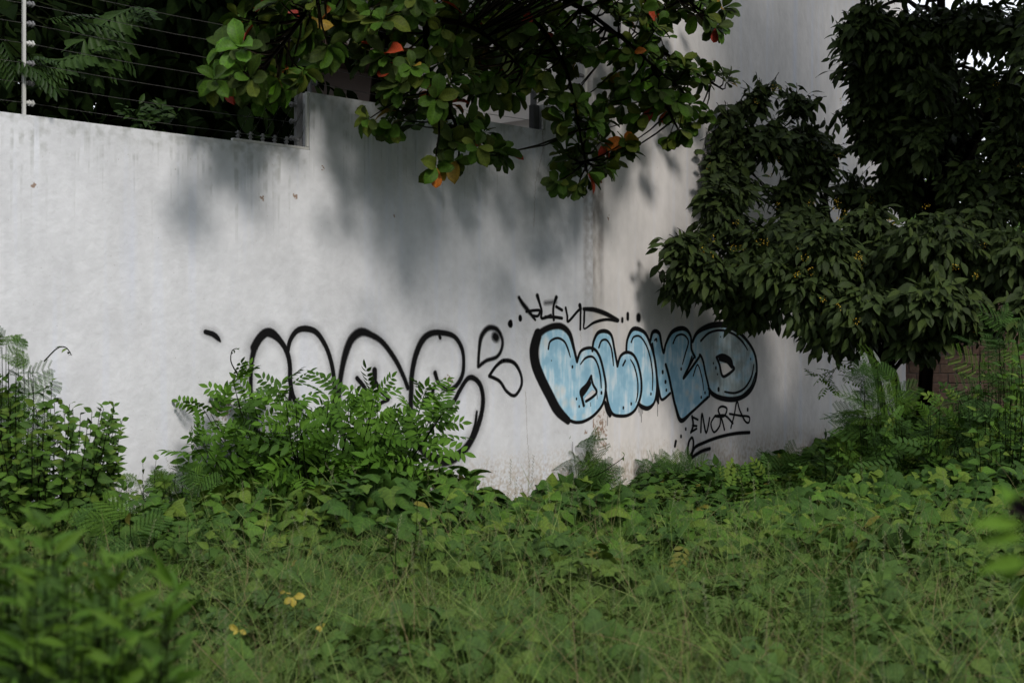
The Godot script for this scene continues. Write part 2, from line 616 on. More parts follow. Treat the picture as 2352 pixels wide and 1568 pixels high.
func wall_block(st: SurfaceTool, s0: float, s1: float, h: float, thick: float, ms: float, me: float, mh: float, ends := 3) -> void:
	# in the wall's own axes: x along, y up, z out
	var f := func(q: Array, n: Vector3, uvs: Array) -> void:
		var g: Vector3 = (q[1] - q[0]).cross(q[2] - q[0])
		var o := [0, 2, 1, 0, 3, 2] if g.dot(n) > 0 else [0, 1, 2, 0, 2, 3]
		for k in o:
			st.set_normal(n)
			st.set_uv(uvs[k])
			st.add_vertex(q[k])
	var uv := func(s: float, y: float) -> Vector2:
		return Vector2((s - ms) / (me - ms), 1.0 - y / mh)
	var a := Vector3(s0, 0, 0)
	var b := Vector3(s1, 0, 0)
	var u := Vector3(0, h, 0)
	var t := Vector3(0, 0, -thick)
	f.call([a, b, b + u, a + u], Vector3(0, 0, 1), [uv.call(s0, 0), uv.call(s1, 0), uv.call(s1, h), uv.call(s0, h)])
	f.call([a + t, b + t, b + u + t, a + u + t], Vector3(0, 0, -1), [uv.call(s0, 0), uv.call(s1, 0), uv.call(s1, h), uv.call(s0, h)])
	f.call([a + u, b + u, b + u + t, a + u + t], Vector3(0, 1, 0), [uv.call(s0, h - 0.01), uv.call(s1, h - 0.01), uv.call(s1, h - 0.15), uv.call(s0, h - 0.15)])
	if ends & 1:
		f.call([a, a + t, a + t + u, a + u], Vector3(-1, 0, 0), [uv.call(s0, 0), uv.call(s0 + 0.1, 0), uv.call(s0 + 0.1, h), uv.call(s0, h)])
	if ends & 2:
		f.call([b, b + t, b + t + u, b + u], Vector3(1, 0, 0), [uv.call(s1, 0), uv.call(s1 - 0.1, 0), uv.call(s1 - 0.1, h), uv.call(s1, h)])

func build_walls() -> void:
	var wall := thing("boundary_wall", "long white stepped boundary wall with black bubble letters sprayed on it", "wall", W0)
	wall.basis = Basis(E, Vector3.UP, N)
	var pm := plaster(21, 1500, 840, -0.8, 6.5, 4.0, Color(0.825, 0.83, 0.845), 0)
	var tops := [[-0.8, 2.757, 3.21, 1], [2.757, 5.746, 3.70, 3], [5.746, 6.482, 3.96, 1]]
	for t in tops:
		var st := begin()
		wall_block(st, t[0], t[1], t[2], 0.15, -0.8, 6.5, 4.0, t[3])
		part("wall_panel", st.commit(), pm, wall)
	var house := thing("white_building", "tall white windowless building wall behind the right-hand trees", "building", W0)
	house.basis = Basis(E, Vector3.UP, N)
	var hm := plaster(33, 1400, 1100, 6.484, 13.3, 9.0, Color(0.84, 0.825, 0.815), 1)
	var hs := begin()
	wall_block(hs, 6.484, 13.24, 7.6, 5.0, 6.484, 13.3, 9.0)
	part("wall", hs.commit(), hm, house)
	var cap := begin()
	box(cap, Vector3(6.43, 7.601, -5.05), Vector3(13.29, 7.72, 0.05), 0.01)
	part("roof", cap.commit(), mat(lin(0.45, 0.44, 0.42), 0.9), house)
	graffiti(wall, house)
	# the brick wall beyond the building's corner
	var dir := Vector3(0.906, 0, 0.423)
	var corner := wl(13.24, 0, -0.3)
	var bw := thing("brick_wall", "bare brown brick wall at the building's far corner behind feathery plants", "wall", corner)
	bw.basis = Basis(dir, Vector3.UP, dir.cross(Vector3.UP))
	var mortar := begin()
	box(mortar, Vector3(0.0, -0.1, -0.3), Vector3(3.4, 2.62, -0.011))
	part("mortar", mortar.commit(), mat(lin(0.14, 0.115, 0.10), 0.95), bw)
	var kinds := []
	for k in 4:
		var b := begin()
		box(b, Vector3(-0.097, -0.058, -0.03), Vector3(0.097, 0.058, 0.0), 0.005)
		kinds.append(b.commit())
	var bm := []
	var bn := NoiseTexture2D.new()
	bn.width = 256
	bn.height = 256
	bn.seamless = true
	var fb := FastNoiseLite.new()
	fb.frequency = 0.03
	fb.fractal_octaves = 4
	bn.noise = fb
	var ramp := Gradient.new()
	ramp.set_color(0, Color(0.7, 0.68, 0.66))
	ramp.set_color(1, Color(1, 1, 1))
	bn.color_ramp = ramp
	for c in [Vector3(0.26, 0.165, 0.13), Vector3(0.24, 0.15, 0.115), Vector3(0.28, 0.18, 0.145), Vector3(0.25, 0.165, 0.12)]:
		var m := mat(lin(c.x, c.y, c.z), 0.9)
		m.albedo_texture = bn
		m.uv1_triplanar = true
		m.uv1_world_triplanar = true
		m.uv1_scale = Vector3(2.5, 2.5, 2.5)
		bm.append(m)
	for row in 20:
		for col in 15:
			var x := 0.10 + col * 0.21 + (0.105 if row % 2 == 1 else 0.0)
			var y := 0.07 + row * 0.128
			var o := part("brick", kinds[0], bm[rng.randi() % 4], bw)
			o.position = Vector3(x + rr(-0.004, 0.004), y + rr(-0.003, 0.003), rr(-0.004, 0.004))
			o.rotation = Vector3(0, 0, rr(-0.012, 0.012))

# -------------------------------------------------------------------- graffiti: paint sheets in wall metres

const PPM := 300.0

class Sheet:
	var s0: float
	var h1: float
	var w: int
	var h: int
	var ink: PackedFloat32Array
	var fill: PackedFloat32Array
	var pale: PackedFloat32Array

	func _init(a: float, b: float, lo: float, hi: float) -> void:
		s0 = a
		h1 = hi
		w = int((b - a) * 300.0)
		h = int((hi - lo) * 300.0)
		ink.resize(w * h)
		fill.resize(w * h)
		pale.resize(w * h)

	func stamp(buf: PackedFloat32Array, p: Vector2, r: float, soft: float, most: float) -> PackedFloat32Array:
		var e := r + soft
		for y in range(maxi(0, int(p.y - e)), mini(h, int(p.y + e) + 2)):
			for x in range(maxi(0, int(p.x - e)), mini(w, int(p.x + e) + 2)):
				var d := Vector2(x, y).distance_to(p)
				if d < e:
					var a := most * clampf((e - d) / (2.0 * soft), 0, 1)
					var i := y * w + x
					if a > buf[i]:
						buf[i] = a
		return buf

	func polygon(pts: Array, value := 1.0) -> void:
		for y in h:
			var cuts := []
			for i in pts.size():
				var a: Vector2 = pts[i]
				var b: Vector2 = pts[(i + 1) % pts.size()]
				if (a.y <= y) != (b.y <= y):
					cuts.append(a.x + (y - a.y) / (b.y - a.y) * (b.x - a.x))
			cuts.sort()
			for k in range(0, cuts.size() - 1, 2):
				for x in range(maxi(0, int(cuts[k])), mini(w, int(cuts[k + 1]) + 1)):
					fill[y * w + x] = value

func spline(pts: Array) -> Array:
	# Catmull-Rom through [x, y, width] points
	var out := []
	for i in pts.size() - 1:
		var a: Vector3 = pts[maxi(i - 1, 0)]
		var b: Vector3 = pts[i]
		var c: Vector3 = pts[i + 1]
		var d: Vector3 = pts[mini(i + 2, pts.size() - 1)]
		for k in 12:
			var t := k / 12.0
			out.append(0.5 * (2.0 * b + (c - a) * t + (2.0 * a - 5.0 * b + 4.0 * c - d) * t * t + (3.0 * b - a - 3.0 * c + d) * t * t * t))
	out.append(pts[-1])
	return out

func on_sheet(sh: Sheet, x: float, y: float) -> Vector2:
	# photograph measure (2560 wide) to the sheet's pixels
	var p := ws(x * 0.91875, y * 0.91875)
	return Vector2((p.x - sh.s0) * PPM, (sh.h1 - p.y) * PPM)

func stroke(sh: Sheet, pts: Array, width: float, soft := 0.25, most := 1.0, closed := false) -> void:
	# points are Vector2 or Vector3 (z scales the width there), in photograph measure relative to the crop set in «crop»
	var q := []
	for p in pts:
		var g := crop_at + Vector2(p.x, p.y) * crop_k
		q.append(Vector3(g.x, g.y, p.z if p is Vector3 else 1.0))
	if closed:
		q.append(q[0])
	var line := spline(q)
	var last := Vector2(-999, -999)
	for c in line.size() - 1:
		var a: Vector3 = line[c]
		var b: Vector3 = line[c + 1]
		var pa := on_sheet(sh, a.x, a.y)
		var pb := on_sheet(sh, b.x, b.y)
		var depth := -wp(a.x * 0.91875, a.y * 0.91875, 0).z
		var r := width * 1.12 * crop_k * 0.5 * a.z * depth / 3556.0 * PPM
		var n := maxi(1, int(pa.distance_to(pb) / maxf(1.0, r * 0.3)))
		for k in n:
			var p := pa.lerp(pb, float(k) / n)
			if p.distance_to(last) > 0.7:
				sh.ink = sh.stamp(sh.ink, p, r, maxf(0.8, r * soft), most)
				last = p

func fill_shape(sh: Sheet, pts: Array) -> void:
	var q := []
	for p in pts:
		var g := crop_at + Vector2(p.x, p.y) * crop_k
		q.append(Vector3(g.x, g.y, 0))
	q.append(q[0])
	var out := []
	for p in spline(q):
		out.append(on_sheet(sh, p.x, p.y))
	sh.polygon(out)

var crop_at := Vector2.ZERO
var crop_k := 1.0

func sheet_part(sh: Sheet, parent: Node3D, called: String, label: String, sd: int) -> void:
	var n := FastNoiseLite.new()
	n.seed = sd
	n.frequency = 0.45
	var st := FastNoiseLite.new()
	st.seed = sd + 1
	st.frequency = 0.05
	st.fractal_octaves = 3
	var data := PackedByteArray()
	data.resize(sh.w * sh.h * 4)
	for y in sh.h:
		for x in sh.w:
			var i := y * sh.w + x
			var k := sh.ink[i]
			if k > 0.0 and k < 0.98:
				k = clampf(k + n.get_noise_2d(x, y) * 0.9 * (1.0 - absf(k - 0.5) * 2.0), 0, 1)
			elif k >= 0.98 and n.get_noise_2d(x * 0.7, y * 0.7) > 0.78:
				k = 0.8
			var a := maxf(k, 0.0)
			var c := Color(0.085, 0.085, 0.09)
			if sh.fill[i] > 0.0:
				var v1 := st.get_noise_2d(x * 0.9, y * 0.12)
				var v2 := st.get_noise_2d(x * 0.25 + 700, y * 0.25)
				var blue := Color(0.63, 0.785, 0.865).lerp(Color(0.84, 0.89, 0.92), clampf(v1 * 1.2 + v2 * 0.9, 0, 0.8))
				blue = blue.lerp(Color(0.52, 0.70, 0.80), clampf(-v2 * 1.5 - v1 * 0.4, 0, 0.6))
				blue *= 1.0 + 0.05 * n.get_noise_2d(x * 0.8, y * 0.8)
				blue = blue.lerp(Color(0.80, 0.82, 0.82), sh.pale[i])
				# the last letter's fill is thin: grey primer shows through the blue
				var thin := smoothstep(8.35, 8.75, sh.s0 + x / PPM) * clampf(0.62 + 0.9 * v2 - 0.4 * v1, 0.15, 0.9)
				blue = blue.lerp(Color(0.56, 0.60, 0.595), thin)
				c = blue.lerp(c, k)
				a = 1.0
			data[i * 4] = int(c.r * 255)
			data[i * 4 + 1] = int(c.g * 255)
			data[i * 4 + 2] = int(c.b * 255)
			data[i * 4 + 3] = int(a * 255)
	var im := Image.create_from_data(sh.w, sh.h, false, Image.FORMAT_RGBA8, data)
	var m := StandardMaterial3D.new()
	m.albedo_texture = ImageTexture.create_from_image(im)
	m.transparency = BaseMaterial3D.TRANSPARENCY_ALPHA
	m.texture_repeat = false
	m.roughness = 0.9
	m.metallic_specular = 0.2
	var s := begin()
	var s1 := sh.s0 + sh.w / PPM
	var h0 := sh.h1 - sh.h / PPM
	var q := [[Vector3(sh.s0, h0, 0.003), Vector2(0, 1)], [Vector3(s1, h0, 0.003), Vector2(1, 1)], [Vector3(s1, sh.h1, 0.003), Vector2(1, 0)], [Vector3(sh.s0, sh.h1, 0.003), Vector2(0, 0)]]
	for k in [0, 2, 1, 0, 3, 2]:
		s.set_normal(Vector3(0, 0, 1))
		s.set_uv(q[k][1])
		s.add_vertex(q[k][0])
	part(called, s.commit(), m, parent, label)

func graffiti(wall: Node3D, house: Node3D) -> void:
	var sh := Sheet.new(1.6, 5.12, 0.36, 1.88)
	crop_at = Vector2(480, 780)
	crop_k = 860.0 / 2352.0
	var halo := []
	# a single dash, then a bubble M, R and S in one black outline
	stroke(sh, [Vector3(88, 133, 0.9), Vector3(140, 150, 1), Vector3(170, 175, 0.9), Vector3(190, 200, 0.3)], 34, 0.2)
	halo.append([[Vector3(88, 133, 0.9), Vector3(140, 150, 1), Vector3(170, 175, 0.9), Vector3(190, 200, 0.3)], 34])
	stroke(sh, [Vector2(420, 240), Vector2(455, 180), Vector2(500, 140), Vector2(545, 145), Vector3(600, 195, 0.7), Vector3(645, 270, 0.65), Vector3(665, 360, 0.6), Vector3(668, 470, 0.6), Vector3(690, 580, 0.6), Vector3(745, 665, 0.6)], 56, 0.22)
	halo.append([[Vector2(420, 240), Vector2(455, 180), Vector2(500, 140), Vector2(545, 145), Vector3(600, 195, 0.7), Vector3(645, 270, 0.65), Vector3(665, 360, 0.6), Vector3(668, 470, 0.6), Vector3(690, 580, 0.6), Vector3(745, 665, 0.6)], 56])
	stroke(sh, [Vector3(655, 640, 0.6), Vector3(668, 570, 0.6), Vector3(672, 500, 0.6)], 46, 0.3)
	halo.append([[Vector3(655, 640, 0.6), Vector3(668, 570, 0.6), Vector3(672, 500, 0.6)], 46])
	stroke(sh, [Vector2(425, 235), Vector3(405, 330, 0.7), Vector3(398, 450, 0.6), Vector3(402, 600, 0.6), Vector3(425, 780, 0.6), Vector3(470, 920, 0.6), Vector3(560, 1070, 0.7), Vector3(640, 1130, 0.7), Vector3(740, 1110, 0.8), Vector3(850, 1010, 0.8), Vector3(930, 860, 0.7), Vector3(970, 700, 0.7), Vector3(972, 560, 0.7)], 50, 0.35)
	halo.append([[Vector2(425, 235), Vector3(405, 330, 0.7), Vector3(398, 450, 0.6), Vector3(402, 600, 0.6), Vector3(425, 780, 0.6), Vector3(470, 920, 0.6), Vector3(560, 1070, 0.7), Vector3(640, 1130, 0.7), Vector3(740, 1110, 0.8), Vector3(850, 1010, 0.8), Vector3(930, 860, 0.7), Vector3(970, 700, 0.7), Vector3(972, 560, 0.7)], 50])
	stroke(sh, [Vector3(650, 270, 0.7), Vector3(668, 190, 0.8), Vector3(715, 125, 0.9), Vector2(780, 112), Vector3(850, 140, 0.9), Vector3(915, 240, 0.8), Vector3(955, 370, 0.8), Vector3(972, 520, 0.8), Vector3(968, 680, 0.8), Vector3(930, 870, 0.7)], 40, 0.25)
	halo.append([[Vector3(650, 270, 0.7), Vector3(668, 190, 0.8), Vector3(715, 125, 0.9), Vector2(780, 112), Vector3(850, 140, 0.9), Vector3(915, 240, 0.8), Vector3(955, 370, 0.8), Vector3(972, 520, 0.8), Vector3(968, 680, 0.8), Vector3(930, 870, 0.7)], 40])
	stroke(sh, [Vector3(1035, 880, 0.9), Vector3(1005, 720, 0.9), Vector3(1000, 560, 0.9), Vector3(1020, 400, 0.9), Vector3(1050, 270, 1.1), Vector3(1090, 180, 1.2), Vector3(1150, 135, 1.2), Vector3(1215, 150, 0.9), Vector3(1300, 205, 0.8), Vector3(1385, 320, 0.75), Vector3(1440, 430, 0.7), Vector3(1475, 520, 0.7)], 46, 0.35)
	halo.append([[Vector3(1035, 880, 0.9), Vector3(1005, 720, 0.9), Vector3(1000, 560, 0.9), Vector3(1020, 400, 0.9), Vector3(1050, 270, 1.1), Vector3(1090, 180, 1.2), Vector3(1150, 135, 1.2), Vector3(1215, 150, 0.9), Vector3(1300, 205, 0.8), Vector3(1385, 320, 0.75), Vector3(1440, 430, 0.7), Vector3(1475, 520, 0.7)], 46])
	stroke(sh, [Vector2(1125, 450), Vector2(1180, 520), Vector2(1208, 600), Vector2(1215, 700), Vector3(1195, 770, 1.1)], 30, 0.2)
	halo.append([[Vector2(1125, 450), Vector2(1180, 520), Vector2(1208, 600), Vector2(1215, 700), Vector3(1195, 770, 1.1)], 30])
	stroke(sh, [Vector3(1245, 395, 1.1), Vector2(1245, 470), Vector3(1225, 530, 0.7), Vector3(1195, 572, 0.5)], 36, 0.25)
	halo.append([[Vector3(1245, 395, 1.1), Vector2(1245, 470), Vector3(1225, 530, 0.7), Vector3(1195, 572, 0.5)], 36])
	stroke(sh, [Vector2(1250, 470), Vector2(1290, 540), Vector2(1340, 590), Vector2(1290, 620), Vector2(1225, 690)], 26, 0.2)
	halo.append([[Vector2(1250, 470), Vector2(1290, 540), Vector2(1340, 590), Vector2(1290, 620), Vector2(1225, 690)], 26])
	stroke(sh, [Vector2(1475, 820), Vector2(1490, 700), Vector2(1495, 560), Vector2(1500, 430), Vector3(1525, 300, 1.1), Vector3(1570, 195, 1.1), Vector3(1630, 145, 1.0), Vector3(1710, 140, 0.9), Vector3(1790, 165, 0.8), Vector3(1840, 240, 0.8), Vector3(1855, 330, 0.7), Vector3(1845, 430, 0.8), Vector3(1800, 505, 0.8), Vector3(1740, 528, 0.7), Vector3(1685, 485, 0.7), Vector3(1658, 410, 0.8)], 40, 0.32)
	halo.append([[Vector2(1475, 820), Vector2(1490, 700), Vector2(1495, 560), Vector2(1500, 430), Vector3(1525, 300, 1.1), Vector3(1570, 195, 1.1), Vector3(1630, 145, 1.0), Vector3(1710, 140, 0.9), Vector3(1790, 165, 0.8), Vector3(1840, 240, 0.8), Vector3(1855, 330, 0.7), Vector3(1845, 430, 0.8), Vector3(1800, 505, 0.8), Vector3(1740, 528, 0.7), Vector3(1685, 485, 0.7), Vector3(1658, 410, 0.8)], 40])
	stroke(sh, [Vector2(1690, 160), Vector2(1695, 175)], 24, 0.3)
	halo.append([[Vector2(1690, 160), Vector2(1695, 175)], 24])
	stroke(sh, [Vector2(1480, 640), Vector2(1495, 760), Vector3(1530, 870, 1.1), Vector3(1590, 960, 1.3), Vector3(1680, 1015, 1.5), Vector3(1760, 1010, 1.6), Vector3(1850, 950, 1.4), Vector3(1920, 850, 1.2), Vector3(1970, 720, 1.0), Vector3(1988, 600, 0.95), Vector3(1970, 500, 0.9), Vector3(1925, 450, 0.9), Vector3(1880, 455, 0.8), Vector3(1830, 530, 0.8), Vector3(1785, 610, 0.8), Vector3(1720, 645, 0.8), Vector3(1665, 610, 0.8), Vector3(1642, 550, 0.7), Vector3(1660, 500, 0.6)], 40, 0.3)
	halo.append([[Vector2(1480, 640), Vector2(1495, 760), Vector3(1530, 870, 1.1), Vector3(1590, 960, 1.3), Vector3(1680, 1015, 1.5), Vector3(1760, 1010, 1.6), Vector3(1850, 950, 1.4), Vector3(1920, 850, 1.2), Vector3(1970, 720, 1.0), Vector3(1988, 600, 0.95), Vector3(1970, 500, 0.9), Vector3(1925, 450, 0.9), Vector3(1880, 455, 0.8), Vector3(1830, 530, 0.8), Vector3(1785, 610, 0.8), Vector3(1720, 645, 0.8), Vector3(1665, 610, 0.8), Vector3(1642, 550, 0.7), Vector3(1660, 500, 0.6)], 40])
	stroke(sh, [Vector3(1945, 680, 0.8), Vector2(1930, 780), Vector2(1885, 890), Vector2(1800, 965), Vector2(1700, 985), Vector2(1600, 960)], 24, 0.3)
	halo.append([[Vector3(1945, 680, 0.8), Vector2(1930, 780), Vector2(1885, 890), Vector2(1800, 965), Vector2(1700, 985), Vector2(1600, 960)], 24])
	for l in halo:
		stroke(sh, l[0], l[1] * 1.75, 0.95, 0.26)
	sheet_part(sh, wall, "graffiti", "black sprayed outline of large bubble letters M, R and S", 50)
	# the two petals between the pieces
	var pt := Sheet.new(4.72, 5.6, 0.9, 1.88)
	stroke(pt, [Vector2(1955, 370), Vector2(1960, 270), Vector3(1975, 170, 1.4), Vector3(2020, 110, 1.4), Vector3(2080, 115, 1.3), Vector2(2118, 180), Vector2(2115, 250), Vector2(2080, 305), Vector2(2010, 330), Vector2(1957, 370)], 24, 0.45, 0.95)
	stroke(pt, [Vector2(2070, 165), Vector2(2078, 172)], 56, 0.5)
	stroke(pt, [Vector2(2030, 435), Vector2(2075, 370), Vector3(2130, 330, 1.2), Vector3(2200, 345, 1.2), Vector2(2245, 420), Vector2(2250, 500), Vector2(2205, 568), Vector2(2150, 540), Vector2(2100, 470), Vector2(2030, 435)], 22, 0.3)
	stroke(pt, [Vector2(2172, 78), Vector2(2176, 84)], 40, 0.1)
	stroke(pt, [Vector2(2242, 42), Vector2(2244, 46)], 30, 0.1)
	sheet_part(pt, wall, "graffiti", "two black sprayed petal outlines between the bubble letters and the blue piece", 52)
	# the blue piece
	var bl := Sheet.new(5.15, 9.9, 0.2, 2.2)
	crop_at = Vector2(1240, 700)
	crop_k = 700.0 / 2287.0
	fill_shape(bl, [Vector2(355, 620), Vector2(365, 480), Vector2(420, 410), Vector2(530, 400), Vector2(600, 450), Vector2(640, 560), Vector2(665, 650), Vector2(720, 560), Vector2(790, 560), Vector2(850, 620), Vector2(890, 760), Vector2(895, 900), Vector2(860, 1030), Vector2(760, 1130), Vector2(650, 1150), Vector2(560, 1080), Vector2(440, 880), Vector2(370, 740)])
	fill_shape(bl, [Vector2(785, 560), Vector2(800, 480), Vector2(860, 430), Vector2(930, 440), Vector2(965, 520), Vector2(990, 690), Vector2(1030, 600), Vector2(1090, 590), Vector2(1150, 660), Vector2(1185, 800), Vector2(1180, 950), Vector2(1130, 1070), Vector2(1040, 1105), Vector2(940, 1080), Vector2(900, 950), Vector2(880, 760)])
	fill_shape(bl, [Vector2(1062, 580), Vector2(1080, 460), Vector2(1130, 405), Vector2(1200, 430), Vector2(1260, 520), Vector2(1300, 700), Vector2(1310, 900), Vector2(1280, 1010), Vector2(1230, 1040), Vector2(1180, 990), Vector2(1190, 850), Vector2(1160, 660)])
	fill_shape(bl, [Vector2(1265, 520), Vector2(1280, 440), Vector2(1320, 430), Vector2(1345, 520), Vector2(1375, 590), Vector2(1410, 470), Vector2(1470, 410), Vector2(1540, 405), Vector2(1585, 460), Vector2(1600, 560), Vector2(1650, 640), Vector2(1690, 700), Vector2(1740, 900), Vector2(1740, 960), Vector2(1640, 1040), Vector2(1510, 1145), Vector2(1480, 1060), Vector2(1430, 920), Vector2(1350, 980), Vector2(1315, 850)])
	fill_shape(bl, [Vector2(1605, 500), Vector2(1660, 410), Vector2(1780, 375), Vector2(1900, 390), Vector2(2020, 470), Vector2(2100, 590), Vector2(2135, 720), Vector2(2110, 850), Vector2(2020, 950), Vector2(1880, 970), Vector2(1780, 940), Vector2(1740, 860), Vector2(1690, 680), Vector2(1620, 600)])
	for g in [[500, 930, 60], [540, 900, 50], [490, 880, 40], [625, 1000, 50], [640, 1120, 26], [715, 1110, 30], [560, 1000, 50], [400, 500, 60], [1590, 960, 50], [1640, 870, 40], [1560, 920, 40], [1850, 660, 110], [1900, 800, 150], [2000, 680, 120], [1870, 500, 120], [1980, 860, 120], [1700, 500, 120], [1770, 600, 120], [1760, 780, 110], [2000, 560, 120], [2060, 740, 110], [1830, 880, 110], [1930, 900, 110], [1690, 620, 80]]:
		var p := on_sheet(bl, 1240 + g[0] * crop_k, 700 + g[1] * crop_k)
		bl.pale = bl.stamp(bl.pale, p, g[2] * crop_k * 16.0 / 3556.0 * PPM * 0.6, g[2] * crop_k * 16.0 / 3556.0 * PPM * 0.45, 0.75)
	# bare wall inside the eyes of b and d and between the strokes of n and d
	for hole in [[Vector2(720, 965), Vector2(785, 895), Vector2(822, 915), Vector2(735, 995)], [Vector2(1828, 680), Vector2(1880, 675), Vector2(1930, 730), Vector2(1855, 780)], [Vector2(1535, 795), Vector2(1605, 630), Vector2(1628, 650)]]:
		var q := []
		for c in hole:
			q.append(on_sheet(bl, crop_at.x + c.x * crop_k, crop_at.y + c.y * crop_k))
		bl.polygon(q, 0.0)
	# heavy outer outline
	stroke(bl, [Vector3(340, 440, 1.0), Vector3(310, 560, 1.15), Vector3(320, 680, 1.1), Vector3(365, 800, 1.05), Vector3(430, 930, 1), Vector3(500, 1060, 0.95), Vector3(590, 1150, 0.65)], 86, 0.12)
	stroke(bl, [Vector3(345, 440, 1.2), Vector2(400, 400), Vector2(470, 375), Vector2(540, 380), Vector3(600, 440, 0.9), Vector3(635, 560, 0.6), Vector3(660, 665, 0.55)], 48, 0.25)
	stroke(bl, [Vector2(660, 665), Vector2(690, 580), Vector2(755, 552), Vector2(810, 570), Vector2(850, 640), Vector2(880, 760), Vector2(895, 880), Vector2(870, 1010), Vector2(800, 1100), Vector2(720, 1150), Vector2(650, 1160), Vector2(590, 1140)], 24, 0.12)
	stroke(bl, [Vector2(785, 575), Vector2(795, 500), Vector3(830, 430, 1.2), Vector3(890, 415, 1.3), Vector3(940, 450, 1.1), Vector2(965, 560), Vector2(990, 700)], 24, 0.12)
	stroke(bl, [Vector2(990, 700), Vector2(1015, 620), Vector2(1065, 588), Vector2(1120, 610), Vector2(1160, 690), Vector2(1185, 820), Vector2(1180, 940), Vector2(1140, 1050), Vector2(1080, 1100), Vector2(1010, 1108), Vector2(950, 1090), Vector2(915, 1010), Vector2(895, 900)], 24, 0.12)
	stroke(bl, [Vector3(890, 1000, 0.8), Vector3(910, 1060, 1.1), Vector3(930, 1100, 1.0)], 40, 0.12)
	stroke(bl, [Vector2(1062, 590), Vector2(1070, 490), Vector3(1105, 410, 1.3), Vector3(1150, 395, 1.4), Vector3(1215, 430, 1.2), Vector2(1255, 510), Vector2(1290, 620), Vector2(1310, 760), Vector2(1312, 900), Vector2(1290, 1000), Vector3(1240, 1045, 1.4), Vector3(1185, 1030, 1.4), Vector2(1160, 1000)], 24, 0.12)
	stroke(bl, [Vector2(1258, 500), Vector3(1275, 430, 1.2), Vector3(1305, 415, 1.3), Vector3(1335, 440, 1.2), Vector2(1350, 520), Vector2(1368, 590), Vector2(1385, 520), Vector3(1430, 430, 1.3), Vector3(1490, 395, 1.5), Vector3(1550, 400, 1.3), Vector2(1590, 460), Vector2(1595, 560), Vector2(1625, 630)], 24, 0.12)
	stroke(bl, [Vector2(1385, 690), Vector2(1410, 780), Vector2(1435, 900), Vector2(1465, 1030), Vector3(1510, 1145, 1.4), Vector3(1600, 1075, 0.9), Vector3(1730, 955, 0.9)], 26, 0.12)
	stroke(bl, [Vector2(1275, 520), Vector2(1295, 650), Vector2(1315, 800), Vector2(1330, 900), Vector3(1355, 975, 1.0), Vector2(1425, 920)], 22, 0.12)
	stroke(bl, [Vector3(1320, 900, 1), Vector3(1318, 960, 1.4), Vector3(1325, 1005, 0.6)], 30, 0.12)
	stroke(bl, [Vector2(1610, 640), Vector2(1530, 800), Vector2(1650, 640), Vector2(1665, 610), Vector2(1690, 660), Vector2(1710, 760), Vector2(1740, 890), Vector2(1740, 950)], 22, 0.12)
	stroke(bl, [Vector2(1530, 800), Vector2(1570, 710), Vector2(1600, 620)], 18, 0.12)
	stroke(bl, [Vector2(1605, 500), Vector3(1640, 430, 1.2), Vector3(1710, 385, 1.6), Vector3(1800, 362, 1.8), Vector3(1890, 370, 1.6), Vector3(1990, 430, 1.2), Vector2(2070, 520), Vector2(2115, 610), Vector2(2130, 720), Vector2(2115, 830), Vector3(2060, 920, 1.3), Vector3(1960, 970, 1.5), Vector3(1850, 965, 1.5), Vector3(1770, 930, 1.4), Vector2(1735, 880)], 26, 0.12)
	# inner shine lines
	stroke(bl, [Vector2(425, 560), Vector2(440, 500), Vector2(500, 472), Vector2(555, 500), Vector2(585, 560), Vector3(605, 630, 0.5)], 17, 0.12)
	stroke(bl, [Vector3(688, 685, 0.6), Vector2(730, 635), Vector2(785, 625), Vector2(825, 680), Vector2(850, 780), Vector3(858, 880, 0.7)], 17, 0.12)
	stroke(bl, [Vector2(838, 548), Vector2(860, 495), Vector2(900, 488), Vector2(935, 540), Vector2(950, 620), Vector3(958, 700, 0.5)], 17, 0.12)
	stroke(bl, [Vector2(1035, 695), Vector2(1055, 655)], 17, 0.12)
	stroke(bl, [Vector3(1098, 648, 0.7), Vector2(1130, 710), Vector2(1155, 820), Vector2(1155, 930), Vector3(1140, 1000, 0.5)], 15, 0.12)
	stroke(bl, [Vector2(1103, 505), Vector2(1125, 462), Vector2(1175, 460), Vector2(1225, 530), Vector2(1260, 640), Vector2(1278, 780), Vector3(1275, 900, 0.6)], 15, 0.12)
	stroke(bl, [Vector2(1295, 490), Vector2(1308, 478), Vector2(1312, 500)], 14, 0.12)
	stroke(bl, [Vector2(1445, 515), Vector2(1475, 455), Vector2(1530, 445), Vector2(1570, 500), Vector2(1545, 600), Vector3(1520, 690, 0.6)], 15, 0.12)
	stroke(bl, [Vector2(1610, 780), Vector2(1645, 690), Vector2(1680, 790), Vector3(1697, 900, 0.7)], 12, 0.12)
	stroke(bl, [Vector2(1672, 495), Vector2(1740, 430), Vector2(1840, 408), Vector2(1940, 440), Vector2(2010, 500), Vector3(2055, 570, 0.5)], 18, 0.12)
	stroke(bl, [Vector3(2105, 690, 0.7), Vector2(2085, 790), Vector2(2030, 880), Vector2(1950, 920), Vector3(1865, 910, 0.8)], 18, 0.15)
	stroke(bl, [Vector2(2120, 760), Vector2(2080, 870), Vector2(2000, 950)], 16, 0.15)
	# the eyes of b and d
	stroke(bl, [Vector2(775, 785), Vector2(740, 850), Vector2(690, 905), Vector2(700, 960), Vector2(715, 1025)], 26, 0.12)
	stroke(bl, [Vector2(775, 785), Vector2(790, 850), Vector2(820, 910), Vector2(790, 950), Vector2(730, 990)], 22, 0.12)
	stroke(bl, [Vector2(760, 840), Vector2(730, 890), Vector2(700, 930)], 44, 0.12)
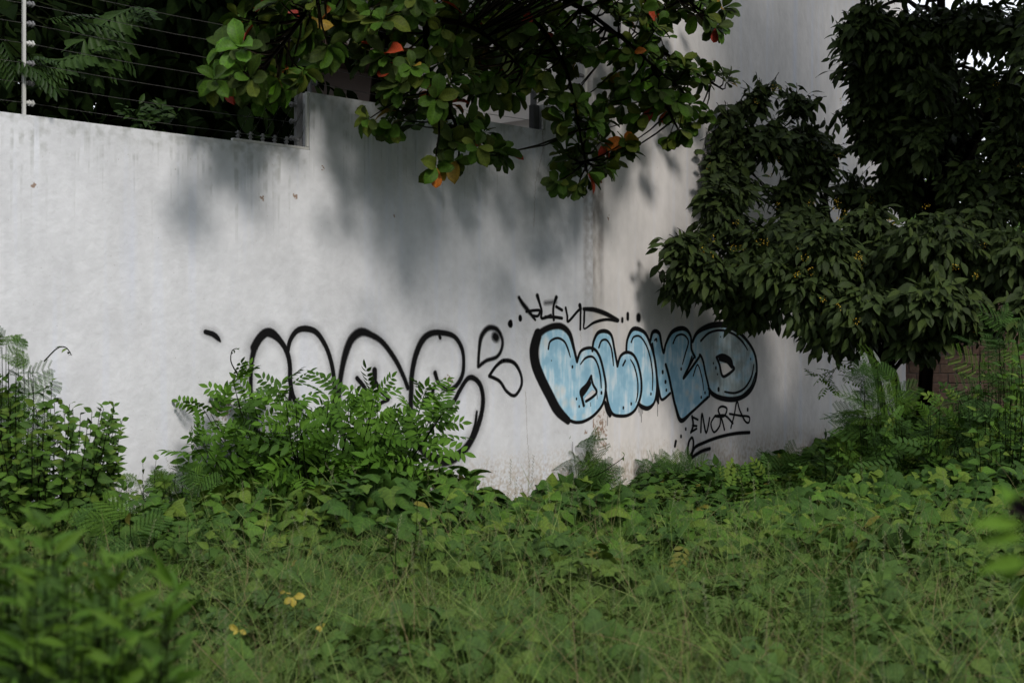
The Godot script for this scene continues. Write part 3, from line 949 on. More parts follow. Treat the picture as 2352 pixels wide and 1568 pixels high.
	stroke(bl, [Vector2(1800, 630), Vector3(1850, 615, 1.3), Vector3(1910, 650, 1.6), Vector3(1930, 700, 1.2), Vector2(1940, 730), Vector2(1855, 785), Vector2(1825, 690), Vector2(1800, 630)], 24, 0.12)
	stroke(bl, [Vector2(1830, 640), Vector2(1890, 660), Vector2(1925, 700)], 40, 0.12)
	for d in [[622, 703, 14], [655, 965, 12], [677, 1027, 12], [859, 915, 16], [1038, 1038, 14], [1102, 1005, 14], [1264, 925, 13], [1360, 745, 18], [1383, 825, 18], [1390, 893, 14], [1511, 720, 14], [1675, 952, 13], [1706, 915, 13], [1795, 712, 14], [1775, 675, 10], [1808, 765, 9], [1817, 885, 20], [2080, 640, 10], [450, 655, 6], [1833, 460, 7]]:
		stroke(bl, [Vector2(d[0], d[1]), Vector2(d[0], d[1] + d[2] * 0.6)], d[2] * 1.3, 0.12)
	# drips
	for d in [[908, 1110, 80], [1175, 1050, 60], [1185, 1050, 110], [1195, 1050, 40], [1318, 1010, 100], [824, 930, 40], [770, 1000, 30], [1165, 1040, 40]]:
		stroke(bl, [Vector2(d[0], d[1]), Vector2(d[0] + 1, d[1] + d[2])], 5, 0.4)
	# the small tag above
	stroke(bl, [Vector3(185, 140, 0.8), Vector2(215, 190), Vector2(255, 240), Vector3(320, 325, 0.5)], 34, 0.45)
	stroke(bl, [Vector2(245, 255), Vector2(350, 245), Vector2(340, 290), Vector2(300, 290)], 22, 0.12)
	stroke(bl, [Vector3(335, 125, 1.4), Vector2(355, 190), Vector2(370, 250), Vector2(372, 310), Vector2(450, 285)], 24, 0.3)
	stroke(bl, [Vector3(490, 140, 1.4), Vector2(470, 200), Vector2(465, 260), Vector2(470, 325)], 24, 0.3)
	stroke(bl, [Vector3(400, 185, 0.9), Vector3(490, 175, 0.9)], 34, 0.9, 0.6)
	stroke(bl, [Vector2(490, 215), Vector2(540, 245)], 24, 0.12)
	stroke(bl, [Vector2(400, 300), Vector2(470, 300), Vector2(540, 310)], 24, 0.12)
	stroke(bl, [Vector2(567, 225), Vector2(580, 290), Vector2(590, 335), Vector2(680, 240), Vector2(688, 300), Vector2(686, 405)], 22, 0.12)
	stroke(bl, [Vector3(683, 205, 1.3), Vector2(690, 235)], 28, 0.2)
	stroke(bl, [Vector2(720, 250), Vector2(718, 330), Vector3(720, 395, 0.6), Vector2(800, 345), Vector2(900, 320), Vector2(995, 335)], 22, 0.15)
	stroke(bl, [Vector3(715, 235, 0.9), Vector3(800, 240, 1.1), Vector3(900, 275, 1.1), Vector3(1000, 330, 0.9)], 32, 0.25)
	for d in [[195, 310, 36], [117, 352, 42], [1030, 325, 30], [1075, 285, 34], [1075, 305, 34], [1163, 305, 56]]:
		stroke(bl, [Vector2(d[0], d[1] - 10), Vector2(d[0], d[1] + 10)], d[2] * 0.9, 0.3)
	# the signature below
	stroke(bl, [Vector2(1600, 1110), Vector2(1610, 1180), Vector2(1590, 1245)], 22, 0.12)
	stroke(bl, [Vector2(1600, 1115), Vector2(1650, 1140)], 18, 0.12)
	stroke(bl, [Vector2(1605, 1185), Vector2(1640, 1190)], 18, 0.12)
	stroke(bl, [Vector2(1590, 1240), Vector2(1640, 1210)], 18, 0.12)
	stroke(bl, [Vector2(1672, 1240), Vector2(1682, 1090), Vector2(1715, 1245), Vector2(1745, 1120)], 18, 0.12)
	stroke(bl, [Vector2(1790, 1105), Vector2(1755, 1170), Vector2(1780, 1240), Vector2(1825, 1190), Vector2(1830, 1120), Vector2(1790, 1105)], 17, 0.12)
	stroke(bl, [Vector2(1865, 1220), Vector2(1845, 1140), Vector2(1815, 1060), Vector2(1845, 1030), Vector2(1885, 1050), Vector2(1860, 1110), Vector2(1790, 1110), Vector2(1870, 1105), Vector2(1935, 1170)], 18, 0.12)
	stroke(bl, [Vector2(1918, 1205), Vector2(1945, 1100), Vector2(1968, 990), Vector2(1990, 1060), Vector2(2035, 1150), Vector2(2065, 1160), Vector2(2065, 1115), Vector2(1990, 1105), Vector2(1905, 1090)], 17, 0.12)
	stroke(bl, [Vector2(2055, 1050), Vector2(2055, 1062)], 22, 0.12)
	stroke(bl, [Vector2(2070, 1243), Vector2(1960, 1250), Vector2(1820, 1280), Vector2(1700, 1325), Vector2(1620, 1370), Vector3(1590, 1470, 0.5)], 26, 0.15)
	stroke(bl, [Vector3(1580, 1470, 0.6), Vector2(1565, 1400), Vector2(1575, 1320), Vector2(1600, 1285), Vector2(1612, 1330), Vector2(1600, 1400), Vector2(1570, 1450)], 22, 0.25)
	stroke(bl, [Vector2(1745, 1375), Vector2(1680, 1395), Vector2(1610, 1440), Vector3(1575, 1475, 0.7)], 28, 0.3)
	for d in [[1549, 1215, 20], [1510, 1275, 22]]:
		stroke(bl, [Vector2(d[0], d[1] - 5), Vector2(d[0], d[1] + 6)], d[2], 0.12)
	stroke(bl, [Vector2(1468, 1315), Vector2(1460, 1355)], 26, 0.2)
	sheet_part(bl, house, "graffiti", "blue bubble lettering reading blend with black outlines and two black tags", 54)

# -------------------------------------------------------------------- electric fences on the wall

func insulator(mesh: Mesh, mt: Material, at: Vector3, b: Basis, parent: Node3D) -> void:
	var o := part("insulator", mesh, mt, parent)
	o.position = at
	o.basis = b

func build_fences() -> void:
	var white := mat(lin(0.48, 0.48, 0.46), 0.6)
	var grey := mat(lin(0.16, 0.16, 0.165), 0.6)
	var wire_m := mat(lin(0.42, 0.41, 0.39), 0.5)
	var ins := begin()
	for k in [[0.0, 0.055, 0.013], [0.02, 0.028, 0.022], [0.046, 0.054, 0.024], [0.055, 0.068, 0.010]]:
		var c := CylinderMesh.new()
		c.height = k[1] - k[0]
		c.top_radius = k[2]
		c.bottom_radius = k[2] * 0.96
		c.radial_segments = 10
		c.rings = 1
		ins.append_from(c, 0, Transform3D(Basis(), Vector3(0, (k[0] + k[1]) / 2, 0)))
	var insm := ins.commit()
	var side := Basis(Vector3(1, 0, 0), -PI / 2)   # insulator lying out of the wall
	var along := Basis(Vector3(0, 0, 1), -PI / 2)
	var hts := []
	for k in 7:
		hts.append(0.10 + 0.142 * k)
	# the low section
	var f := thing("electric_fence", "electric fence with seven thin wires above the low left wall section", "fence", W0)
	f.basis = Basis(E, Vector3.UP, N)
	var post_s := ws(66, 262).x
	var st := begin()
	box(st, Vector3(post_s - 0.011, 3.212, -0.09), Vector3(post_s + 0.011, 4.45, -0.062), 0.003)
	part("post", st.commit(), white, f, "slim white steel fence post with grey insulators")
	for k in 7:
		insulator(insm, grey if k % 3 else white, Vector3(post_s + 0.014, 3.21 + hts[k], -0.076), along, f)
	st = begin()
	box(st, Vector3(2.69, 3.212, -0.13), Vector3(2.752, 4.42, -0.09), 0.004)
	part("end_post", st.commit(), grey, f)
	st = begin()
	box(st, Vector3(2.728, 3.236, -0.03), Vector3(2.754, 3.70, -0.002), 0.003)
	part("channel", st.commit(), white, f)
	st = begin()
	box(st, Vector3(1.98, 3.212, -0.04), Vector3(2.754, 3.234, -0.004), 0.003)
	part("rail", st.commit(), white, f, "white steel rail carrying six insulators")
	for k in 7:
		if k < 4:
			insulator(insm, grey, Vector3(2.69, 3.21 + hts[k], -0.10), Basis(Vector3(0, 0, 1), PI / 2), f)
		var w := begin()
		tube(w, curve(wl_local(-3.0, 3.21 + hts[k], -0.076), wl_local(post_s + 0.05, 3.21 + hts[k], -0.076), Vector3(0, -0.01, 0), 3), 0.0026, 0.0026, 4)
		tube(w, curve(wl_local(post_s + 0.05, 3.21 + hts[k], -0.076), wl_local(2.66, 3.21 + hts[k] - 0.01, -0.09), Vector3(0, -0.012, 0), 8, 0.002), 0.0026, 0.0026, 4)
		part("wire", w.commit(), wire_m, f)
	for k in 6:
		var s := 2.04 + k * 0.122
		insulator(insm, grey, Vector3(s, 3.234, -0.022), Basis(), f)
		var w := begin()
		tube(w, curve(Vector3(s + 0.012, 3.29, -0.022), Vector3(2.79, 4.42 - k * 0.19, -0.07), Vector3(0.0, -0.012, 0), 5, 0.002), 0.0026, 0.0026, 4)
		part("stay_wire", w.commit(), wire_m, f)
	# the middle section
	var g := thing("electric_fence", "electric fence above the middle wall step, mostly behind almond leaves", "fence", W0)
	g.basis = Basis(E, Vector3.UP, N)
	st = begin()
	box(st, Vector3(2.80, 3.702, -0.09), Vector3(2.83, 4.9, -0.06), 0.003)
	part("post", st.commit(), grey, g)
	st = begin()
	box(st, Vector3(5.66, 3.702, -0.13), Vector3(5.72, 4.9, -0.09), 0.004)
	part("post", st.commit(), grey, g)
	st = begin()
	box(st, Vector3(5.715, 3.705, -0.03), Vector3(5.743, 3.96, -0.002), 0.003)
	part("channel", st.commit(), white, g)
	st = begin()
	box(st, Vector3(5.60, 3.70, -0.10), Vector3(5.70, 3.95, -0.03), 0.012)
	part("cover", st.commit(), mat(lin(0.05, 0.05, 0.05), 0.7), g, "black plastic cover wrapped round the end post")
	for k in 7:
		insulator(insm, grey, Vector3(2.83, 3.70 + hts[k], -0.075), along, g)
		var w := begin()
		tube(w, curve(wl_local(2.86, 3.70 + hts[k], -0.075), wl_local(5.66, 3.70 + hts[k], -0.10), Vector3(0, -0.012, 0), 8, 0.002), 0.0026, 0.0026, 4)
		part("wire", w.commit(), wire_m, g)
	var h := thing("electric_fence", "short electric fence between the last wall step and the tall white building", "fence", W0)
	h.basis = Basis(E, Vector3.UP, N)
	st = begin()
	box(st, Vector3(6.42, 3.962, -0.09), Vector3(6.46, 5.1, -0.05), 0.003)
	part("post", st.commit(), white, h)
	for k in 7:
		insulator(insm, grey, Vector3(6.42, 3.96 + hts[k], -0.07), Basis(Vector3(0, 0, 1), PI / 2), h)
		var w := begin()
		tube(w, curve(wl_local(5.75, 3.96 + hts[k], -0.08), wl_local(6.38, 3.96 + hts[k], -0.07), Vector3(0, -0.006, 0), 4, 0.001), 0.0026, 0.0026, 4)
		part("wire", w.commit(), wire_m, h)

func wl_local(s: float, h: float, out: float) -> Vector3:
	return Vector3(s, h, out)

# ==================================================================== plants

func leaves(t: Node3D, list: Array, meshes: Array, k: Array, called := "leaf", most := 300, rest := "foliage") -> void:
	# the leaves that show largest become parts, the others one mass; list holds transforms in world axes
	var seen := []
	var other := []
	for x in list:
		if on_screen(x.origin) and (out_of(x.origin) > 0 or x.origin.y > 3.2):
			seen.append(x)
		else:
			other.append(x)
	seen.sort_custom(func(a, b): return a.origin.length_squared() < b.origin.length_squared())
	for i in seen.size():
		if i >= most:
			other.append(seen[i])
			continue
		var x: Transform3D = seen[i]
		var o := part(called, meshes[rng.randi() % meshes.size()], k[1][rng.randi() % k[1].size()], t)
		o.transform = Transform3D(x.basis, x.origin - t.position)
	if other.size():
		var where := []
		var tints := []
		for x in other:
			where.append(Transform3D(x.basis, x.origin - t.position))
			tints.append(tone(k))
		stuff(rest, meshes[0], k[0], where, tints, t)

func shifted(pts: Array, by: Vector3) -> Array:
	var out := []
	for p in pts:
		out.append(p - by)
	return out

func facing(spread := 0.35) -> Vector3:
	# leaves turn their upper sides to the sky and the open plot
	return (Vector3.UP * 0.75 + Vector3(0.30, 0, 0.85) * rr(0.5, 1.3) + rdir() * spread).normalized()

func spray(list: Array, at: Vector3, dir: Vector3, length: float, n: int, leaf: float, hang: float, twigs: Array) -> void:
	# a twig with leaves set alternately along it
	var d := dir.normalized()
	var sidev := d.cross(Vector3.UP)
	if sidev.length() < 0.1:
		sidev = Vector3.RIGHT
	sidev = sidev.normalized()
	var pts := []
	for i in n:
		var t := (i + 0.6) / n
		var p := at + d * length * t + Vector3.DOWN * hang * 0.35 * length * t * t
		pts.append(p)
		var s := 1.0 if i % 2 == 0 else -1.0
		var ld := (d * rr(0.3, 0.8) + sidev * s * rr(0.4, 1.0) + Vector3.DOWN * hang * rr(0.3, 1.4) + rdir() * 0.4).normalized()
		if i == n - 1:
			ld = (d + Vector3.DOWN * hang).normalized()
		var up := (facing(0.75) + d * 0.3).normalized()
		var b := frame(ld, up).scaled(Vector3.ONE * leaf * rr(0.55, 1.25))
		list.append(Transform3D(b, p))
	if twigs.size() < 700:
		twigs.append([at] + pts)

func clump(list: Array, c: Vector3, r: Vector3, n: int, leaf: float, hang: float, twigs: Array, inner := 0.45) -> void:
	for i in n:
		var d := rdir()
		var k := pow(rr(inner * inner * inner, 1.0), 1.0 / 3.0)
		var p := c + d * r * k
		var dir := (d * 1.0 + Vector3.UP * rr(-0.2, 0.5) + rdir() * 0.4).normalized()
		var len := leaf * rr(2.0, 3.2)
		spray(list, p - dir * len, dir, len, 5 + rng.randi() % 4, leaf, hang, twigs)

func twig_mesh(twigs: Array, t: Node3D, r := 0.004) -> ArrayMesh:
	var st := begin()
	for w in twigs:
		tube(st, shifted(w, t.position), r, r * 0.4, 4)
	return st.commit()

func build_background() -> void:
	# dark trees behind the wall
	var lm := one_leaf(1.0, 0.5, 0.45, 0.3, 0.3, 4, 0.9, 0.0, 1)
	var spots := [
		[-2.5, -2.2, 3.2, "broad dark tree behind the far left end of the low wall"],
		[0.6, -3.2, 3.6, "dark round tree behind the low wall beside the fence post"],
		[3.0, -3.6, 3.8, "dense dark tree behind the first wall step"],
		[5.4, -4.4, 3.8, "dark tree behind the middle wall step under the almond branches"],
		[-0.5, -7.0, 4.6, "tall dark tree standing far back behind the low wall"],
		[3.6, -8.4, 4.8, "tall dark tree far back behind the middle wall step"],
		[8.0, -9.5, 4.8, "tall dark tree standing behind the white building"]]
	for i in spots.size():
		var s: Array = spots[i]
		var base := wl(s[0], 0, s[1])
		var t := thing("dark_tree", s[3], "tree", base, "dark trees behind the boundary wall")
		var h: float = s[2] + 1.4
		var st := begin()
		tube(st, curve(Vector3(0, -0.1, 0), Vector3(rr(-0.3, 0.3), h, rr(-0.3, 0.3)), Vector3(0.1, 0, 0.1), 6, 0.04), 0.16, 0.05, 8)
		part("trunk", st.commit(), mats.bark, t)
		var list := []
		for k in 7:
			var c := base + Vector3(rr(-1.5, 1.5), h + rr(-1.3, 1.5), rr(-1.5, 1.5))
			var cl := []
			for j in 420:
				var d := rdir()
				var p := c + d * Vector3(1.35, 1.15, 1.35) * pow(rng.randf(), 0.4)
				if out_of(p) > -0.6:
					continue
				list.append(Transform3D(frame((d + Vector3.DOWN * 0.8 + rdir() * 0.6).normalized(), (Vector3.UP + rdir() * 0.6).normalized()).scaled(Vector3.ONE * rr(0.16, 0.34)), p))
		# low growth that closes the view over the wall's top
		for j in 900:
			var p := base + Vector3(rr(-1.9, 1.9), rr(2.4, 4.2), rr(-1.9, 1.9))
			if out_of(p) < -0.6:
				list.append(Transform3D(frame(rdir() + Vector3.DOWN * 0.4, Vector3.UP + rdir() * 0.5).scaled(Vector3.ONE * rr(0.16, 0.34)), p))
		var where := []
		var tints := []
		for x in list:
			where.append(Transform3D(x.basis, x.origin - t.position))
			tints.append(tone(mats.dark))
		stuff("crown", lm, mats.dark[0], where, tints, t)
	# the trees that stand round the plot, to the right of and behind the viewer, and keep the low sky off it
	var big := one_leaf(1.0, 0.5, 0.45, 0.3, 0.3, 3, 0.9, 0.0, 1)
	for q in [[10.5, -10.0, "to the right of the plot, nearest the brick wall"], [11.5, -5.0, "to the right of the plot, abreast of the grass"], [11.0, 0.5, "to the right of the viewer"], [6.5, 5.5, "behind the viewer, to the right"], [1.5, 7.5, "straight behind the viewer"], [-4.0, 7.0, "behind the viewer, to the left"], [-9.0, 3.5, "to the left of the viewer"], [-10.5, -3.0, "to the left of the plot by the wall's end"]]:
		var t := thing("garden_tree", "leafy tree standing %s" % q[2], "tree", Vector3(q[0], 0, q[1]), "trees round the plot")
		st2_of_tree(t, big)
	# a shaded house wall glimpsed under the branches
	var hs := thing("neighbouring_house", "shaded grey-brown house wall glimpsed behind the fence under the almond branches", "house", wl(7.2, 0, -3.2))
	hs.basis = Basis(E, Vector3.UP, N)
	var st2 := begin()
	box(st2, Vector3(-1.9, 0, -2.0), Vector3(2.6, 4.75, 0.0), 0.01)
	part("wall", st2.commit(), mat(lin(0.30, 0.25, 0.235), 0.9), hs)
	st2 = begin()
	box(st2, Vector3(-2.3, 4.752, -2.3), Vector3(2.9, 4.9, 0.55), 0.02)
	part("roof", st2.commit(), mat(lin(0.12, 0.08, 0.07), 0.9), hs)
	# trees beyond the brick wall
	var far := [[2150.0, 25.0, 3.6, "lit green tree beyond the brick wall, left of the bright sky gap"], [2400.0, 24.0, 4.2, "green tree beyond the brick wall at the right edge"], [2290.0, 32.0, 3.8, "distant pale green tree low under the sky gap"]]
	for i in far.size():
		var s: Array = far[i]
		var p := v(s[0], 784, s[1])
		p.y = 0
		var t := thing("distant_tree", s[3], "tree", p, "trees beyond the brick wall")
		st2 = begin()
		tube(st2, curve(Vector3(0, -0.1, 0), Vector3(0.2, s[2], 0), Vector3(0.1, 0, 0.1), 5, 0.04), 0.14, 0.05, 8)
		part("trunk", st2.commit(), mats.bark, t)
		var where := []
		var tints := []
		for k in 6:
			var c := Vector3(rr(-1.2, 1.2), s[2] + rr(-1.6, 0.5), rr(-1.2, 1.2))
			for j in 420:
				var d := rdir()
				where.append(Transform3D(frame(d + Vector3.DOWN * 0.7 + rdir() * 0.5, Vector3.UP + rdir() * 0.5).scaled(Vector3.ONE * rr(0.12, 0.24)), c + d * 1.2 * pow(rng.randf(), 0.4)))
				tints.append(tone(mats.bush))
		stuff("crown", lm, mats.bush[0], where, tints, t)

func st2_of_tree(t: Node3D, leaf: Mesh) -> void:
	var st := begin()
	tube(st, curve(Vector3(0, -0.1, 0), Vector3(0.2, 4.6, 0.1), Vector3(0.15, 0, 0.1), 7, 0.04), 0.2, 0.08, 9)
	part("trunk", st.commit(), mats.bark, t)
	var where := []
	var tints := []
	for k in 11:
		var c := Vector3(rr(-2.0, 2.0), rr(2.4, 6.0), rr(-2.0, 2.0))
		for j in 300:
			var d := rdir()
			where.append(Transform3D(frame(d + Vector3.DOWN * 0.7 + rdir() * 0.5, Vector3.UP + rdir() * 0.5).scaled(Vector3.ONE * rr(0.25, 0.42)), c + d * 1.35 * pow(rng.randf(), 0.4)))
			tints.append(tone(mats.bush))
	stuff("crown", leaf, mats.bush[0], where, tints, t)

func rosette(list: Array, at: Vector3, axis: Vector3, n: int, size: float) -> void:
	var a := axis.normalized()
	var b := frame(a, Vector3(0.3, 0.2, 1))
	var start := rng.randf() * TAU
	for i in n:
		var ph := start + i * 2.4
		var spread := lerpf(0.5, 1.45, float(i) / n) + rr(-0.15, 0.15)
		var radial := b.x * cos(ph) + b.y * sin(ph)
		var d := (a * cos(spread) + radial * sin(spread) + Vector3.DOWN * rr(0.1, 0.45)).normalized()
		var up := (a * 1.0 + Vector3.UP * 0.5 + Vector3(0.2, 0, 0.5) + rdir() * 0.35).normalized()
		list.append(Transform3D(frame(d, up).scaled(Vector3.ONE * size * rr(0.7, 1.15)), at + d * 0.015))

func build_almond() -> void:
	var base := wl(4.9, 0, -2.2)
	var t := thing("almond_tree", "tropical almond tree with big paddle leaves, some red, reaching over the wall", "tree", base)
	var meshes := []
	for k in 4:
		meshes.append(one_leaf(1.0, 0.56 + 0.04 * k, 0.66, [0.3, 0.55, 0.15, 0.4][k], [0.15, 0.4, 0.25, 0.6][k], 8, 0.42, [0.02, 0.045, 0.03, 0.035][k], 2, [0.0, 0.05, 0.0, 0.1][k]))
	# limbs in front of the wall, as [x, y] of the picture at a distance from the wall
	var limbs := [
		[[880, -330, 0.6], [930, -120, 1.0], [975, 40, 1.1], [985, 170, 1.1], [1040, 270, 1.0], [1060, 330, 1.0]],
		[[930, -120, 1.0], [800, -80, 1.1], [710, 20, 1.1], [650, 100, 1.1], [600, 155, 1.1]],
		[[930, -120, 1.0], [1130, -40, 1.0], [1240, 60, 1.0], [1300, 160, 1.0], [1325, 270, 0.95], [1345, 370, 0.9]],
		[[1130, -40, 1.0], [1300, 0, 1.0], [1420, 80, 1.0], [1500, 150, 1.1], [1580, 220, 1.1]],
		[[1300, 0, 1.0], [1450, -30, 0.9], [1560, 0, 0.9], [1640, 40, 0.9]],
		[[1420, 80, 0.7], [1540, 130, 0.6], [1620, 180, 0.55], [1660, 205, 0.5]],
		[[1500, 150, 1.1], [1530, 240, 1.1], [1560, 300, 1.1]],
		[[975, 40, 1.1], [1080, 60, 1.3], [1150, 110, 1.3], [1200, 160, 1.3]]]
	var st := begin()
	tube(st, curve(Vector3(0, -0.1, 0), wl(4.3, 5.4, -0.8) - base, Vector3(0.15, 0.4, 0), 9, 0.03), 0.19, 0.09, 9)
	part("trunk", st.commit(), mats.bark, t)
	var nodes := []
	for l in limbs:
		var pts := []
		for p in l:
			pts.append(wp(p[0], p[1], p[2]))
		if l == limbs[0]:
			pts.push_front(wl(4.3, 5.4, -0.8))
		var smooth := []
		for i in pts.size() - 1:
			for k in 4:
				smooth.append(pts[i].cubic_interpolate(pts[i + 1], pts[maxi(i - 1, 0)], pts[mini(i + 2, pts.size() - 1)], k / 4.0))
		smooth.append(pts[-1])
		nodes.append_array(smooth)
		st = begin()
		tube(st, shifted(smooth, base), 0.05 if l == limbs[0] else 0.028, 0.008, 7)
		part("branch", st.commit(), mats.bark, t)
	var spots := [[555, 160], [640, 180], [610, 215], [525, 180], [690, 95], [745, 110], [645, 30], [705, 35], [600, 90], [850, 40], [790, 20], [925, 30], [1010, 65], [960, 110], [1035, 165], [1100, 50], [1095, 210], [1150, 120], [1205, 45], [1215, 110],
		[920, 195], [995, 240], [955, 285], [900, 285], [1060, 300], [1045, 365], [1120, 345], [1250, 50], [1300, 130], [1330, 70], [1285, 215], [1380, 20], [1415, 165], [1480, 185], [1550, 205], [1585, 240], [1460, 100], [1500, 245], [1560, 295],
		[1330, 265], [1345, 320], [1350, 395], [1390, 385], [1330, 420], [1590, 15], [1645, 55], [1525, 10], [1470, 40], [1400, 235], [1370, 110], [1250, 160], [1180, 210], [880, 120], [1060, 110], [980, 10], [1130, 10]]
	var list := []
	var fresh := []
	var old := []
	var tw := begin()
	var put := func(at: Vector3, size: float, n: int, new_leaf: bool) -> void:
		var best: Vector3 = nodes[0]
		for q in nodes:
			if at.distance_squared_to(q) < at.distance_squared_to(best):
				best = q
		var ax: Vector3 = ((at - best).normalized() + Vector3(0, 0.25, 0) + N * 0.35 + rdir() * 0.35).normalized()
		tube(tw, shifted(curve(best, at, Vector3.DOWN * 0.03, 4, 0.01), base), 0.011, 0.005, 5)
		var here := []
		rosette(here, at, ax, n, size)
		for x in here:
			var q := rng.randf()
			if q < 0.03:
				old.append(x)
			elif new_leaf and q < 0.6:
				fresh.append(x)
			else:
				list.append(x)
	for s in spots:
		var o := rr(0.5, 1.05)
		var nl: bool = s[0] < 660 and s[1] > 140 or s[0] > 1400 and s[1] > 150 and s[1] < 260
		put.call(wp(s[0], s[1], o), rr(0.165, 0.215), 9, nl)
		for k in 5:
			put.call(wp(s[0] + rr(-55, 55), s[1] + rr(-70, 20), o + rr(-0.4, 0.4)), rr(0.14, 0.20), 8, nl and k == 0)
	# dark low branch against the building, nearer the wall
	for s in [[1520, 130], [1560, 150], [1590, 160], [1630, 180], [1650, 195], [1500, 100]]:
		for k in 2:
			put.call(wp(s[0] + rr(-20, 20), s[1] + rr(-20, 20), 0.55), rr(0.15, 0.2), 7, false)
	# the rest of the crown, above the picture and over the wall
	for k in 190:
		var p := wl(rr(1.0, 7.2), rr(4.9, 7.6), rr(-2.4, 1.9))
		put.call(p, rr(0.2, 0.27), 8, false)
	for k in 85:
		var q := wl(rr(2.4, 5.5), 0, rr(1.6, 4.0))
		q.y = maxf(rr(4.4, 6.4), EYE + 0.30 * -q.z)
		put.call(q, rr(0.2, 0.27), 8, false)
	part("twigs", tw.commit(), mats.twig, t)
	leaves(t, list, meshes, mats.almond)
	leaves(t, fresh, meshes, mats.almond_new, "fresh_leaf", 300, "fresh_foliage")
	leaves(t, old, meshes, mats.almond_old, "red_leaf", 120, "red_foliage")
	# flower spikes
	var fs := begin()
	for k in 30:
		var s: Array = spots[rng.randi() % spots.size()]
		var a := wp(s[0], s[1], 1.3)
		tube(fs, shifted(curve(a, a + Vector3(rr(-0.12, 0.12), rr(-0.02, 0.08), 0.08), Vector3(0, 0.02, 0), 5, 0.004), base), 0.005, 0.003, 5)
	part("flower_spikes", fs.commit(), mat(lin(0.25, 0.28, 0.10), 0.8), t)

func build_palm() -> void:
	var fm := [wedge_frond(1.0, 9), wedge_frond(1.0, 8), wedge_frond(1.0, 10)]
	var sets := [
		["fishtail palm with hanging wedge leaflets behind the wall, right of the fence post", wl(0.1, 0, -1.6), [[300, 60, 150, 120], [330, 20, 200, 60], [170, 110, 250, 40], [270, 130, 120, 90], [200, 60, 330, 110], [120, 40, 260, 10], [330, 40, 280, -10], [150, 95, 320, 150]]],
		["fishtail palm leaning past the fence post at the left edge", wl(-0.9, 0, -0.9), [[50, 150, 190, 175], [60, 140, 170, 150], [-40, 60, 10, 160], [-20, 90, 40, 180], [-60, 30, 20, 90], [20, 140, 150, 180], [-40, 120, 20, 180]]]]
	for s in sets:
		var base: Vector3 = s[1]
		var t := thing("fishtail_palm", s[0], "palm", base, "fishtail palms behind the low wall")
		var st := begin()
		tube(st, curve(Vector3(0, -0.1, 0), Vector3(0.1, 3.9, 0.05), Vector3(0.06, 0, 0), 6, 0.02), 0.07, 0.04, 8)
		part("stem", st.commit(), mats.bark, t)
		for q in s[2]:
			var out: float = -0.35 if s[1] == sets[0][1] else 0.12
			var a := wp(q[0], q[1], out - 0.3)
			var b := wp(q[2], q[3], out)
			var stalk := begin()
			tube(stalk, shifted(curve(base + Vector3(0.1, 3.9, 0.05), a, Vector3(0, 0.3, 0), 6), base), 0.012, 0.006, 5)
			part("stalk", stalk.commit(), mats.green_stem, t)
			for k in 3:
				var d: Vector3 = b - a + rdir() * 0.12
				var o := part("frond", fm[rng.randi() % 3], mats.palm[1][rng.randi() % 2], t)
				o.transform = Transform3D(frame(d, Vector3.UP + N * 0.3 + rdir() * 0.3).scaled(Vector3.ONE * d.length() * rr(0.55, 0.85)), a + rdir() * 0.06 - base)
	# small leafy growth looking over the wall's top
	var t2 := thing("climbing_plant", "small leafy creeper peeping over the low wall's top near the middle", "plant", wl(1.55, 3.1, -0.3))
	var list := []
	for k in 26:
		var p := wp(rr(265, 400), rr(262, 300), -0.25)
		spray(list, p, Vector3(rr(-1, 1), 0.5, rr(-0.2, 1)), 0.16, 4, 0.09, 0.3, [])
	leaves(t2, list, [one_leaf(1.0, 0.4, 0.4, 0.3, 0.2, 5, 0.9)], mats.palm)

